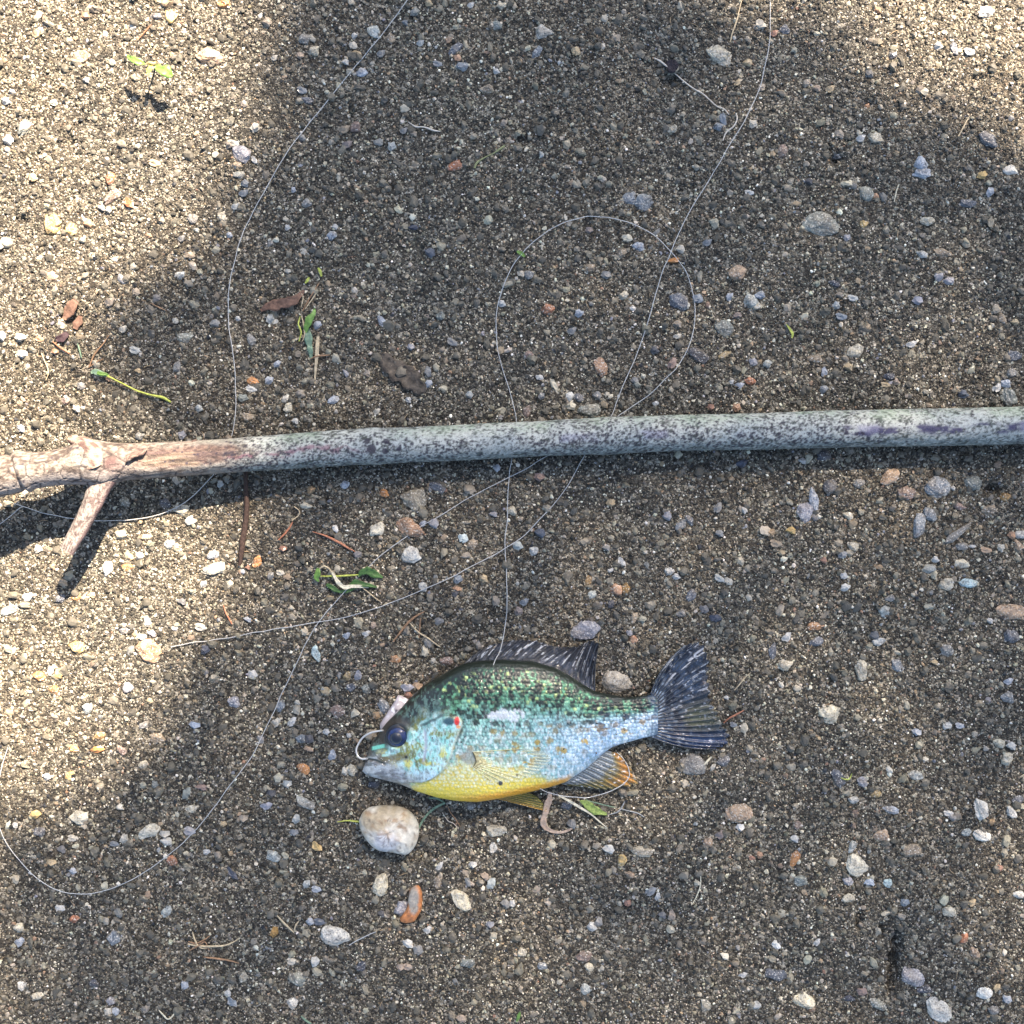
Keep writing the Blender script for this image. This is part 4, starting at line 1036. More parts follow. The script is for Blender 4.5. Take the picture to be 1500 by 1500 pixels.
OPX = np.array([(1050, 672), (1058, 677), (1066, 675), (1078, 670), (1090, 665), (1105, 661), (1120, 655), (1132, 645), (1141, 632), (1146, 618), (1148, 605), (1146, 598)])
def opx(v): return np.interp(v, OPX[:, 0], OPX[:, 1])
dop = IU - opx(IV)                                    # distance behind the gill cover edge
opok = sst(1046, 1056, IV) * sst(1150, 1144, IV)
warp = fbm(IU, IV, 12, 401, 2) - .5
# relief: gill cover, cheek, jaw, eye socket, scales
rel_ = np.zeros(FX.shape)
rel_ += 3.6 * opok * (sst(3, -1.5, dop) * sst(-60, -4, dop)) - 1.6 * opok * np.exp(-((dop - 2.5) / 2.2) ** 2)
eyed = np.hypot(IU - 583, (IV - 1079))
rel_ += 3.0 * np.exp(-((eyed - 19) / 4) ** 2) - 4 * sst(17, 10, eyed)
pre = IU - (620 + 4 * np.sin((IV - 1060) / 18))
rel_ += (-1.2 * np.exp(-(pre / 2) ** 2) + .9 * np.exp(-((pre + 5) / 4) ** 2)) * sst(1062, 1072, IV) * sst(1122, 1112, IV)
ml = IV - np.interp(IU, [530, 540, 550, 562, 580], [1122, 1112, 1114, 1119, 1124])
rel_ += -2.6 * np.exp(-(ml / 1.7) ** 2) * sst(572, 558, IU)
ml2 = IV - np.interp(IU, [540, 548, 556, 562, 565], [1094, 1104, 1112, 1118, 1122])
rel_ += -1.2 * np.exp(-(ml2 / 1.5) ** 2) * sst(566, 560, IU) * sst(538, 542, IU)
ml3 = IV - np.interp(IU, [560, 590, 620, 640], [1131, 1140, 1148, 1150])
rel_ += -1.0 * np.exp(-(ml3 / 1.6) ** 2) * sst(560, 572, IU) * sst(640, 620, IU)
body_m = sst(-1, 5, dop) * sst(0, 1, np.where(IV < 1050, sst(640, 668, IU + (1050 - IV) * .35), 1))
body_m = np.maximum(body_m, sst(1149, 1153, IV) * sst(600, 615, IU))
su, sv = (IU + 2 * warp) / 4.9, (IV + 2.2 * np.sin(IU / 70) + 3 * warp) / 5.2
rowk = np.floor(sv)
F1, F2, CA, CB = voronoi(su + .5 * (rowk % 2), sv, 411, .5)
rel_ += .8 * body_m * (sst(.62, .1, F1) - .5)
rel_ += 1.1 * (fbm(IU, IV, 22, 402, 3) - .5) * (1 - body_m) + .5 * (fbm(IU, IV, 5, 403, 2) - .5)
rel_ *= np.where(top_side, 1, 0) * sst(0, .10, 1 - np.abs(cs))
ZT = fzc[:, None] + FZv + rel_

# colours, read in photo coordinates
n_a, n_b, n_c = fbm(IU, IV, 30, 421), fbm(IU * 1.3, IV, 9, 422), fbm(IU * 2.0, IV, 5, 423, 2)
back = np.array((.012, .018, .013)); green = np.array((.13, .36, .20)); aqua = np.array((.44, .82, .72)); blue = np.array((.40, .62, .86)); pale = np.array((.72, .90, .84))
gold = np.array((.50, .34, .06)); yel = np.array((.86, .66, .07)); orange = np.array((.80, .36, .03)); white = np.array((.85, .88, .84))
scale_col = mix(green, aqua, sst(.22, .52, tt + .25 * (n_b - .5)))  # the scales' own bright colour, green near the back to aqua
scale_col = mix(scale_col, mix(aqua, pale, sst(.38, .62, CA)), sst(.38, .62, tt) * .9)
scale_col = mix(scale_col, (.62, .74, .25), (CB > .86) * sst(.5, .2, tt) * .7)
scale_col = mix(scale_col, mix(blue, (.62, .80, .92), CA), sst(760, 880, IU + 60 * (n_a - .5)) * sst(.28, .5, tt))
scale_i = sst(.60, .25, F1) * (.55 + .45 * CA)
n_f = fbm(IU * 1.6, IV * .9, 6, 426, 3)
on = sst(-.06, .42, (tt - .09) * 1.25 + (n_b * .35 + CA * .40 + n_f * .75 - .76) * 1.5)
on = np.where(tt > .6, 1, on) * sst(.03, .09, tt)
bodyc = mix(back, scale_col * (1.0), (on * (.45 + .55 * scale_i)))
bodyc = mix(bodyc, scale_col * .82, sst(.45, .7, tt) * .75)
bodyc = bodyc * (1 - .34 * sst(.30, .62, F1) * sst(.3, .5, tt) * (.3 + .7 * CB))[..., None]
strk = fbm(IU * 2.2, IV * .8, 5, 425, 3)
bodyc = mix(bodyc, (.16, .26, .26), sst(.56, .68, strk) * sst(.3, .5, tt) * .55)
bodyc = mix(bodyc, (.90, .93, .88), sst(.44, .32, strk) * sst(.3, .5, tt) * .5)  # near-white streaks: glints of the scales painted into the skin
# dark blotches high on the flank, golden spots lower down
g1, g2, ga, gb = voronoi(IU / 15.5 + .5 * (np.floor(IV / 13) % 2), IV / 13.0, 431, .75)
blot = sst(.40, .20, g1 + .3 * (n_c - .5)) * (ga > .30)
bodyc = mix(bodyc, back * 1.5, blot * sst(.10, .25, tt) * sst(.52, .40, tt) * .88)
spot = sst(.44, .20, g1 + .5 * (n_c - .5)) * (ga > .32) * (.5 + .5 * gb)
bodyc = mix(bodyc, mix((.22, .15, .05), (.46, .30, .03), gb), spot * sst(.42, .5, tt) * sst(.88, .74, tt) * .88)
bodyc = mix(bodyc, (.07, .08, .12), spot * sst(860, 880, IU) * sst(.2, .35, tt) * sst(.75, .6, tt) * .7)
# yellow breast and belly, orange rim
yl = np.interp(IU, [590, 610, 640, 670, 700, 760, 800, 840, 880], [1150, 1141, 1126, 1112, 1108, 1122, 1138, 1152, 1170])
ym = sst(-9, 16, IV - yl + 14 * (n_b - .5))
ycol = mix(yel, mix((.88, .84, .34), (.88, .92, .74), CA), sst(.55, .12, F1) * sst(10, 38, np.interp(IU, BOTC[:, 0], BOTC[:, 1]) - IV + 30 * CB) * .95)
ycol = mix(ycol, (.40, .30, .04), sst(.55, .72, n_c) * .2)
ycol = mix(ycol, yel, sst(24, 8, np.interp(IU, BOTC[:, 0], BOTC[:, 1]) - IV) * .75)
bodyc = mix(bodyc, ycol, ym * (.62 + .38 * sst(45, 14, np.interp(IU, BOTC[:, 0], BOTC[:, 1]) - IV)))
bodyc = mix(bodyc, orange, sst(13, 5, np.interp(IU, BOTC[:, 0], BOTC[:, 1]) + 1 - IV + 4 * (n_c - .5)) * sst(640, 720, IU) * sst(845, 825, IU) * .9)
# head
hd = mix((.34, .74, .64), (.56, .84, .80), sst(.35, .65, n_b))
hd = mix(hd, (.30, .31, .07), sst(.48, .62, fbm(IU * 1.0 + IV * .5, IV * 1.6, 17, 441, 4) * .8 + n_c * .2) * (.6 + .4 * sst(.35, .6, strk)))
hd = mix(hd, (.74, .62, .05), sst(.55, .68, fbm(IU, IV, 13, 442, 4)) * sst(1085, 1105, IV) * .8)
hd = mix(hd, (.60, .78, .88), sst(1122, 1134, IV) * sst(.4, .6, n_a) * .7)
hd = mix(hd, (.10, .13, .12), sst(.55, .68, n_c) * .6)
hd = mix(hd, (.80, .93, .86), sst(.44, .34, strk) * .4)  # the same painted glints carried over the head
dk = sst(.42, .16, tt + .20 * (n_b - .5) - .10 * sst(600, 560, IU))
hd = mix(hd, mix((.018, .022, .02), (.10, .17, .14), sst(.5, .7, n_c)), dk)
hd = mix(hd, (.05, .045, .04), sst(36, 24, eyed) * sst(1090, 1070, IV + (IU - 583) * .8) * .9)
jaw = sst(612, 575, IU + 1.2 * (1128 - IV) * 1.0) * sst(1096, 1108, IV - (560 - IU) * .25)
jc = mix((.16, .15, .15), (.50, .52, .52), sst(.35, .65, .5 * n_b + .5 * fbm(IU * .7, IV * 2, 7, 443, 3)))
jc = mix(jc, (.03, .03, .03), sst(2.2, .8, np.abs(ml)) * sst(572, 558, IU) * .85)
jc = mix(jc, (.10, .09, .09), sst(1.8, .6, np.abs(ml2)) * sst(566, 560, IU) * sst(538, 542, IU) * .6)
jc = mix(jc, (.50, .44, .28), sst(1140, 1150, IV) * .5)
hd = mix(hd, jc, jaw * .95)
hd = mix(hd, (.09, .085, .07), sst(552, 542, IU) * sst(1112, 1104, IV) * .9)
hd = mix(hd, (.16, .12, .04), sst(7, 3, np.abs(IV - 1110 + (IU - 575) * .05)) * sst(552, 562, IU) * sst(606, 594, IU) * .75)
hd = mix(hd, (.20, .62, .46), sst(3.6, 2.0, np.abs(IV - 1094.5 + (IU - 553) * .22)) * sst(543, 547, IU) * sst(566, 562, IU))
hd = mix(hd, (.50, .80, .68), sst(2.6, 1.2, np.abs(IV - 1106 + (IU - 566) * .1)) * sst(558, 561, IU) * sst(572, 569, IU) * .8)
hd = mix(hd, (.02, .02, .02), sst(3, 1.5, np.hypot(IU - 595, IV - 1109)))
hd = mix(hd, (.42, .40, .46), np.exp(-(pre / 2.4) ** 2) * sst(1062, 1072, IV) * sst(1122, 1112, IV) * .8)
hd = mix(hd, (.04, .06, .06), sst(3.2, 1.2, np.abs(IV - 1052 + (IU - 640) * .42 + 6 * warp)) * sst(612, 620, IU) * sst(662, 650, IU) * .75)
headm = np.where(IV > 1049, sst(1.2, -1.2, dop) * sst(1151, 1148, IV + sst(600, 660, IU) * 1), sst(668, 640, IU + (1050 - IV) * .35 + 10 * warp))
headm = np.maximum(headm, sst(604, 598, IU - (IV - 1148) * .4))
fc_ = mix(bodyc, hd, headm)
fc_ = mix(fc_, (.62, .60, .46), opok * np.exp(-((dop + .3) / 1.5) ** 2) * .75)
fc_ = mix(fc_, (.04, .05, .03), opok * np.exp(-((dop - 2.6) / 1.5) ** 2) * .6 * sst(1150, 1060, IV))
fc_ = mix(fc_, (.05, .11, .13), sst(1.15, .7, np.hypot((IU - 658) / 9, (IV - 1056) / 6)))
fc_ = mix(fc_, (.72, .05, .04), sst(1.15, .8, np.hypot((IU - 669.5) / 4, (IV - 1056) / 6.5)))
fc_ = mix(fc_, (.85, .40, .18), sst(1.15, .8, np.hypot((IU - 671.5) / 3.4, (IV - 1064) / 2.8)))
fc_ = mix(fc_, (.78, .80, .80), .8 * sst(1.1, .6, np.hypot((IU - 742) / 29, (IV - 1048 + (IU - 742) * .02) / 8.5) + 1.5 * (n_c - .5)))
fc_ = mix(fc_, (.04, .04, .05), sst(4.2, 2.8, np.hypot(IU - 733, IV - 1147)))
fc_ = mix(fc_, (.30, .30, .26), sst(1.2, .6, np.hypot((IU - 689) / 15, (IV - 1109) / 13) + .6 * (n_b - .5)) * .75)
back_edge = sst(.06, .0, tt) * sst(560, 600, IU)
fc_ = mix(fc_, back * .9, back_edge)
tb_ = sst(940, 964, IU + 14 * (n_c - .5)) * (.3 + .7 * sst(.35, .6, n_b))
fc_ = mix(fc_, (.05, .08, .14), tb_ * .8)
fc_ = np.clip(fc_, 0, .9)
fc_ = np.where(top_side[..., None], fc_, mix((.6, .62, .5), back, sst(.4, .2, tt)))

fish = empty("sunfish", W(745, 1075, 0))
fk0 = np.array(fish.location)


def FW(x, y, z):
    """outline-frame pixels -> metres, relative to the fish"""
    x, y, z = np.asarray(x, float), np.asarray(y, float), np.asarray(z, float)
    g = float(gh(745, 1075)) + 0
    return np.stack([(x - 750) * S * FK - fk0[0], (750 - y) * S * FK - fk0[1], (z + g * .5) * S + 0 * x], -1)


skin = NT("fish_skin")
sa = skin.n("ShaderNodeAttribute", attribute_name="col")
stc = skin.n("ShaderNodeTexCoord")
sn1 = skin.noise(1700, 3, .6, stc.outputs["Object"])
sg = skin.ramp([(.3, (.80, .80, .80)), (.7, (1.22, 1.22, 1.22))], sn1.outputs[0])
skin.l(skin.mixc(sa.outputs["Color"], sg, 1.0, 'MULTIPLY'), skin.b.inputs["Base Color"])
skin.set(Roughness=.30, Specular_IOR_Level=.5, Metallic=.12)
skin.b.inputs["Coat Weight"].default_value = .3
skin.b.inputs["Coat Roughness"].default_value = .10
skin.bump(sn1.outputs[0], .00018, .7)

Vb = FW(FX, FY, ZT).reshape(-1, 3)
Fb = [tuple(f) for f in grid_faces(len(fx), nf, True)]
Fb = np.array(Fb)[:, ::-1]
body = mesh_obj("body", Vb, Fb.copy(), skin.m, fish, fc_.reshape(-1, 3))
me = body.data
tag(fish, "small green and turquoise sunfish with a yellow belly and dark tail lying on the sand", "fish")


def surf_z(x, y):
    """height of the fish's upper side in the outline frame"""
    x, y = np.asarray(x, float), np.asarray(y, float)
    a, b = np.interp(x, fx, ft), np.interp(x, fx, fb)
    c = np.clip((y - (a + b) / 2) / ((b - a) / 2), -1, 1)
    return np.interp(x, fx, fzc) + np.interp(x, fx, fw) * np.sqrt(np.maximum(1 - np.abs(c) ** 2.9, 0)) ** .98


def unimg(u, v, z):
    k = (1 - z / HP) / FK
    return 750 + (u - 750) * k, 750 + (v - 750) * k


# eye: dark socket ring, navy iris, black pupil
def dome(name, u, v, rx, ry, h, mat, parent, zoff=0, n=40, m_=12):
    x, y = unimg(u, v, 50)
    z0 = float(surf_z(x, y)) + zoff
    V = []
    for i in range(m_ + 1):
        p = math.pi / 2 * i / m_
        for j in range(n):
            t = 2 * math.pi * j / n
            V.append(FW(x + rx * math.cos(p) * math.cos(t), y + ry * math.cos(p) * math.sin(t), z0 + h * math.sin(p)))
    F = [tuple(f) for f in grid_faces(m_ + 1, n, True)] + [tuple(range(n))]
    F = [f[::-1] for f in F]
    return mesh_obj(name, np.array(V), F, mat, parent)


def gloss(name, c, rough=.05, coat=1.0):
    m = NT(name)
    m.b.inputs["Base Color"].default_value = tuple(c) + (1,)
    m.set(Roughness=rough, Specular_IOR_Level=.6)
    m.b.inputs["Coat Weight"].default_value = coat
    m.b.inputs["Coat Roughness"].default_value = .03
    return m.m


eye = dome("eye", 583, 1079, 19, 18.5, 6, gloss("eye_rim", (.006, .005, .007), .25, .3), fish, -3)
dome("iris", 582.5, 1080, 14.8, 14.2, 6.5, attr_mat("x", .1) if False else flat_mat("iris_blue", (.008, .018, .075), .08, .5, .8, 500, 0, .6), eye, -.2)
dome("pupil", 581, 1080.5, 9, 8.6, 4.0, gloss("pupil_black", (.004, .005, .012), .03), eye, 4.6)

# ---- fins
def finmat(name, rough=.22, alpha=True, spec=.8, coat=.7):
    m = NT(name)
    a = m.n("ShaderNodeAttribute", attribute_name="col")
    tc = m.n("ShaderNodeTexCoord")
    nz = m.noise(1500, 3, .6, tc.outputs["Object"])
    g = m.ramp([(.3, (.6, .6, .6)), (.7, (1.4, 1.4, 1.4))], nz.outputs[0])
    m.l(m.mixc(a.outputs["Color"], g, 1.0, 'MULTIPLY'), m.b.inputs["Base Color"])
    if alpha: m.l(a.outputs["Alpha"], m.b.inputs["Alpha"])
    m.set(Roughness=rough, Specular_IOR_Level=spec)
    m.b.inputs["Coat Weight"].default_value = coat
    m.b.inputs["Coat Roughness"].default_value = .12
    m.bump(nz.outputs[0], .0004, .9)
    return m.m


FINM = finmat("fin_membrane", .16, spec=.45, coat=.2)
RAYD = finmat("dark_ray", .2, False)
RAYP = attr_mat("pale_ray", .35, .5)


def fin(name, base, tip, nray, colf, z_b, z_t, ridge=1.4, ns=150, nt=46, curve=0, ray_r=.9, rays=True, seed=0, thick=1.0, branch=False, ragged=0.0, raymat=None, raycol=None, tipz=None, parent=None, label=None):
    base, tip = np.array(base, float), np.array(tip, float)
    sB, sT = base[:, 0], tip[:, 0]
    s = np.linspace(0, 1, ns)
    t = np.linspace(0, 1, nt)
    bx, by = np.interp(s, sB, base[:, 1]), np.interp(s, sB, base[:, 2])
    tx, ty = np.interp(s, sT, tip[:, 1]), np.interp(s, sT, tip[:, 2])
    tx, ty = smooth1(tx, 5), smooth1(ty, 5)
    if ragged:
        k = 1 + ragged * (fbm(s * 100, s * 0, 3.2, 500 + seed, 3) - .5) + ragged * .5 * np.cos(s * nray * 2 * math.pi)
        tx, ty = bx + (tx - bx) * k, by + (ty - by) * k
    def pos(si, ti):
        a, b = np.interp(si, s, bx), np.interp(si, s, by)
        c, d = np.interp(si, s, tx), np.interp(si, s, ty)
        L_ = np.hypot(c - a, d - b)
        nx_, ny_ = -(d - b) / (L_ + 1e-9), (c - a) / (L_ + 1e-9)
        cu = curve(si) if callable(curve) else curve
        w_ = cu * L_ * 4 * ti * (1 - ti)
        x, y = a + (c - a) * ti + nx_ * w_, b + (d - b) * ti + ny_ * w_
        zb_ = z_b(si) if callable(z_b) else z_b
        zt_ = z_t(si) if callable(z_t) else z_t
        z = zb_ + (zt_ - zb_) * ti ** .8
        z = z + 1.6 * (vnoise(x, y, 14, 510 + seed) - .5) * ti
        return x, y, z
    SS, TT = np.meshgrid(s, t, indexing='ij')
    x, y, z = pos(SS, TT)
    ph = SS * nray * 2 * math.pi
    z = z + ridge * (.5 * np.cos(ph) + .25 * np.cos(2 * ph + 1) * sst(.3, .8, TT)) * sst(0, .25, TT)
    ii, jj = img(x, y, z)
    C_ = colf(ii, jj, SS, TT, np.cos(ph))
    top = FW(x, y, z).reshape(-1, 3)
    bot = FW(x, y, z - thick).reshape(-1, 3)
    f1_ = grid_faces(ns, nt)
    f2_ = f1_[:, ::-1] + ns * nt
    n0 = ns * nt
    edge_ = []
    for i in range(ns - 1):
        for j, flip in ((0, 0), (nt - 1, 1)):
            a, b = i * nt + j, (i + 1) * nt + j
            q = (a, b, b + n0, a + n0)
            edge_.append(q if flip else q[::-1])
    for j in range(nt - 1):
        for i, flip in ((0, 1), (ns - 1, 0)):
            a, b = i * nt + j, i * nt + j + 1
            q = (a, b, b + n0, a + n0)
            edge_.append(q if flip else q[::-1])
    F = np.vstack([f1_, f2_, np.array(edge_)])
    o = mesh_obj(name, np.vstack([top, bot]), F, FINM, parent or fish, np.vstack([C_.reshape(-1, C_.shape[-1])] * 2))
    if label: o["label"] = label
    if rays:
        for k in range(nray + 1):
            si = min(max(k / nray, .004), .996)
            tr = np.linspace(.02, .97, 26)
            sw = np.full(tr.shape, si)
            X_, Y_, Z_ = pos(sw, tr)
            r_ = ray_r * (1 - .65 * tr)
            P_ = FW(X_, Y_, Z_ + ridge * .55 * sst(0, .25, tr))
            V, Fq = tube_geo(P_, r_ * S, 6)
            C2 = raycol(si) if raycol else None
            ro_ = mesh_obj("fin_ray", V, Fq, raymat or RAYD, o, np.tile(np.array(C2 if C2 is not None else (.012, .015, .022)), (len(V), 1)))
    return o


def c_dorsal(u, v, s, t, rid):
    n = fbm(u * 1.0, v, 7, 521, 2)
    c = mix((.008, .010, .016), (.05, .06, .085), sst(.45, .75, n) * .8)
    c = mix(c, (.50, .52, .55), sst(.70, .74, fbm(s * 150, t * 7 + 3 * n, 2.2, 522, 2)) * sst(.10, .3, t) * .9)  # pale streaks along the spines: glints painted into the membrane colour
    a = np.full(t.shape, 1.0) - .6 * sst(.62, 1, t) * sst(.35, .6, n)
    return np.concatenate([c, a[..., None]], -1)


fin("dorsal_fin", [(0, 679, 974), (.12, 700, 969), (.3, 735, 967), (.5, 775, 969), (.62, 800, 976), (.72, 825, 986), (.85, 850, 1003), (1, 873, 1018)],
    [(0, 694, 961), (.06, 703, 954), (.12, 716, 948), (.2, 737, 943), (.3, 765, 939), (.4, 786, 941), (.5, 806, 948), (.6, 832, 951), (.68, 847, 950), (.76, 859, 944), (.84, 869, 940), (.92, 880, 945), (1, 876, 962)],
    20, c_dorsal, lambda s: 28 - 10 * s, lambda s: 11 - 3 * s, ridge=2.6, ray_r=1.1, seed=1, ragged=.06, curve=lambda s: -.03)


def c_tail(u, v, s, t, rid):
    n = fbm(u, v, 9, 531, 2)
    c = mix((.010, .016, .030), (.04, .065, .11), sst(.4, .7, n))
    c = mix(c, (.09, .10, .05), sst(.45, .65, s) * sst(.82, .7, s) * sst(.35, .6, t) * .7)
    c = mix(c, (.03, .06, .15), sst(.78, .9, s) * .6)
    c = mix(c, (.60, .62, .64), sst(.72, .75, fbm(s * 170, t * 9 + 3 * n, 2.2, 532, 2)) * sst(.15, .4, t) * sst(.75, .35, s) * .95)  # white streaks along the rays are painted glints
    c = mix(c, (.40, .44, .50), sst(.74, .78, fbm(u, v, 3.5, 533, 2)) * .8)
    c = mix(c, (.55, .62, .68), sst(.05, .0, s) * sst(.3, .5, t) * .6)  # silvery highlight put into the colour of the upper edge
    c = mix(c, mix((.05, .08, .14), (.36, .46, .58), sst(.35, .65, fbm(u, v, 5, 534, 2))), sst(.34, .02, t + .45 * (fbm(u, v, 6, 535, 2) - .5)) * .95)
    a = 1.0 - .6 * sst(.7, 1, t) * sst(.35, .6, n)
    return np.concatenate([c, a[..., None]], -1)


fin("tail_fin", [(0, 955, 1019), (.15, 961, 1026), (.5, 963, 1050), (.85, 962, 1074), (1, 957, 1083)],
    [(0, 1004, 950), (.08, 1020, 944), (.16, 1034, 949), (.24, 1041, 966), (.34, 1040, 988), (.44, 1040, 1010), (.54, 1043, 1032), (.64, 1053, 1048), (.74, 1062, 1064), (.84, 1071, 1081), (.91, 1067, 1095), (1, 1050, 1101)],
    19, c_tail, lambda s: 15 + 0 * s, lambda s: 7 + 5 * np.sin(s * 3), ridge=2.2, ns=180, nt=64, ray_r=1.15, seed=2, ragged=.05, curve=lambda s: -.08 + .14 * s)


def c_anal(u, v, s, t, rid):
    n = fbm(u, v, 8, 541, 2)
    c = mix((.26, .30, .32), (.20, .16, .04), sst(.30, .62, t + .3 * (n - .5)))
    c = mix(c, (.50, .20, .015), sst(.50, .8, t) * sst(.35, .7, s) * .9)
    c = mix(c, (.20, .20, .08), sst(.88, 1, t) * .6)
    c = mix(c, (.05, .045, .03), sst(.1, -.9, rid) * .72)
    c = mix(c, (.8, .8, .75), sst(.74, .8, fbm(u * .5, v * 1.4, 3, 542, 2)) * .8)
    a = .97 - .35 * sst(.85, 1, t)
    return np.concatenate([c, a[..., None]], -1)


fin("anal_fin", [(0, 822, 1150), (.3, 840, 1141), (.6, 862, 1124), (1, 888, 1101)],
    [(0, 836, 1157), (.12, 858, 1159), (.3, 885, 1162), (.5, 908, 1160), (.62, 930, 1155), (.7, 937, 1150), (.8, 929, 1137), (.9, 919, 1121), (1, 906, 1108)],
    12, c_anal, lambda s: 24 - 8 * s, 8, ridge=1.0, ns=110, ray_r=.5, seed=3, ragged=.06, raycol=lambda s: (.07, .06, .04))


def c_pelv(u, v, s, t, rid):
    n = fbm(u, v, 8, 551, 2)
    c = mix((.40, .36, .06), (.20, .20, .04), sst(.2, .75, t + .3 * (n - .5)))
    c = mix(c, (.75, .38, .03), sst(.18, .04, s) * .9)
    c = mix(c, (.42, .42, .36), sst(.86, .98, s) * sst(.5, .8, t) * .7)
    c = mix(c, (.10, .09, .02), sst(.0, -.9, rid) * .5)
    return np.concatenate([c, (.97 - .2 * t)[..., None]], -1)


fin("pelvic_fin", [(0, 712, 1170), (.5, 735, 1168), (1, 760, 1161)],
    [(0, 802, 1195), (.25, 801, 1191), (.5, 796, 1183), (.75, 788, 1174), (1, 774, 1166)],
    7, c_pelv, 14, 6, ridge=1.2, ns=70, nt=50, ray_r=.8, seed=4, raycol=lambda s: (.42, .26, .05))


def c_pelv2(u, v, s, t, rid):
    c = mix((.80, .42, .06), (.84, .50, .22), fbm(u, v, 9, 561, 2))
    c = mix(c, (.45, .22, .04), sst(.1, -.8, rid) * .4)
    return np.concatenate([c, np.ones(t.shape)[..., None]], -1)


fin("pelvic_fin", [(0, 708, 1171), (1, 716, 1163)], [(0, 775, 1160), (.4, 795, 1152), (1, 808, 1140)],
    4, c_pelv2, lambda s: 28 - 0 * s, lambda s: 27 + 8 * s, ridge=1.0, ns=40, nt=60, ray_r=.7, seed=5, raycol=lambda s: (.8, .45, .15), label="orange folded fin pressed against the belly")


def c_pect(u, v, s, t, rid):
    n = fbm(u, v, 10, 571, 2)
    c = mix((.70, .68, .36), (.52, .36, .04), sst(.5, .66, n) * sst(.05, .3, t) * sst(.95, .6, t) * sst(.7, .5, s))
    c = mix(c, (.13, .11, .06), sst(.26, .04, t + .12 * (n - .5)) * .9)
    c = mix(c, (.66, .76, .70), sst(.62, .95, t) * .7)
    a = (.95 - .60 * sst(.55, 1, t) - .35 * sst(.5, 1, s)) * (.55 + .45 * sst(-.5, .6, rid))
    return np.concatenate([c, a[..., None]], -1)


def pz(extra):
    return extra


pb = [(0, 692, 1099), (.3, 695, 1106), (.6, 697, 1113), (1, 693, 1121)]
pt = [(0, 770, 1094), (.1, 796, 1100), (.22, 808, 1110), (.4, 802, 1121), (.6, 785, 1132), (.8, 762, 1142), (1, 728, 1149)]
pbx = [(a,) + tuple(float(q) for q in unimg(b, c, 60)) for a, b, c in pb]
ptx = [(a,) + tuple(float(q) for q in unimg(b, c, 58)) for a, b, c in pt]
def zb_p(s):
    return surf_z(np.interp(s, [q[0] for q in pbx], [q[1] for q in pbx]), np.interp(s, [q[0] for q in pbx], [q[2] for q in pbx])) + 1.6
def zt_p(s):
    return surf_z(np.interp(s, [q[0] for q in ptx], [q[1] for q in ptx]), np.interp(s, [q[0] for q in ptx], [q[2] for q in ptx])) + 3.2
fin("pectoral_fin", pbx, ptx, 13, c_pect, zb_p, zt_p, ridge=.8, ns=100, nt=40, ray_r=.36, seed=6, thick=.5, raymat=RAYP, raycol=lambda s: (.85, .78, .45))

# grit stuck to the wet skin
r5 = np.random.default_rng(31)
gu = r5.uniform(545, 955, 120)
gt_ = np.interp(gu, fx, ft); gb_ = np.interp(gu, fx, fb)
gq = r5.random(120) ** .8 * .8 + .08
gy_ = gt_ + (gb_ - gt_) * gq
gz_ = surf_z(gu, gy_) + .6
gsz = r5.uniform(1.0, 2.7, 120) * (r5.random(120) * .5 + .6)
Pq = FW(gu, gy_, gz_) + fk0
gc_ = np.array([(.05, .045, .04), (.16, .13, .10), (.4, .37, .3), (.7, .68, .62)])[r5.integers(0, 4, 120)]
o = instancer("stuck_sand", Pq - fk0, gsz[:, None] * S * r5.uniform(.7, 1.3, (120, 3)), r5.uniform(-3, 3, (120, 3)), np.concatenate([gc_, r5.random((120, 1))], 1), 1, 6, 3)
o.parent = fish
tag(o, kind='stuff')

# ---------------------------------------------------------------- fish hook and fishing line
steel = NT("hook_wire"); steel.b.inputs["Base Color"].default_value = (.82, .76, .68, 1); steel.set(Roughness=.28, Metallic=.35, Specular_IOR_Level=.8)
hk = px_tube("fish_hook", [(562, 1070, 34), (556, 1070.5, 30), (544, 1073, 27), (533, 1079, 24), (526, 1088, 22), (522, 1098, 22), (524, 1107, 23), (530, 1111.5, 26), (538, 1111, 30)], 1.35, steel.m, None, 10, ground=False, step=1.2)
tag(hk, "bent pale wire fish hook curving out of the sunfish's mouth", "fish hook")

LINE = NT("nylon_line"); LINE.b.inputs["Base Color"].default_value = (.70, .70, .68, 1); LINE.set(Roughness=.18, Specular_IOR_Level=.8)
LINE.b.inputs["Transmission Weight"].default_value = .35
def line(pts, label, z=4.0, r=.62, **kw):
    rows = [(p[0], p[1], (p[2] if len(p) > 2 else 4.0 + 3.0 * (float(vnoise(p[0], p[1], 60, 702)) - .5))) for p in pts]
    o = px_tube("fishing_line", rows, r, LINE.m, None, 6, step=4, wob=1.2, seed=len(pts), **kw)
    tag(o, label, "fishing line", "clear fishing line tangled over the sand")
    return o


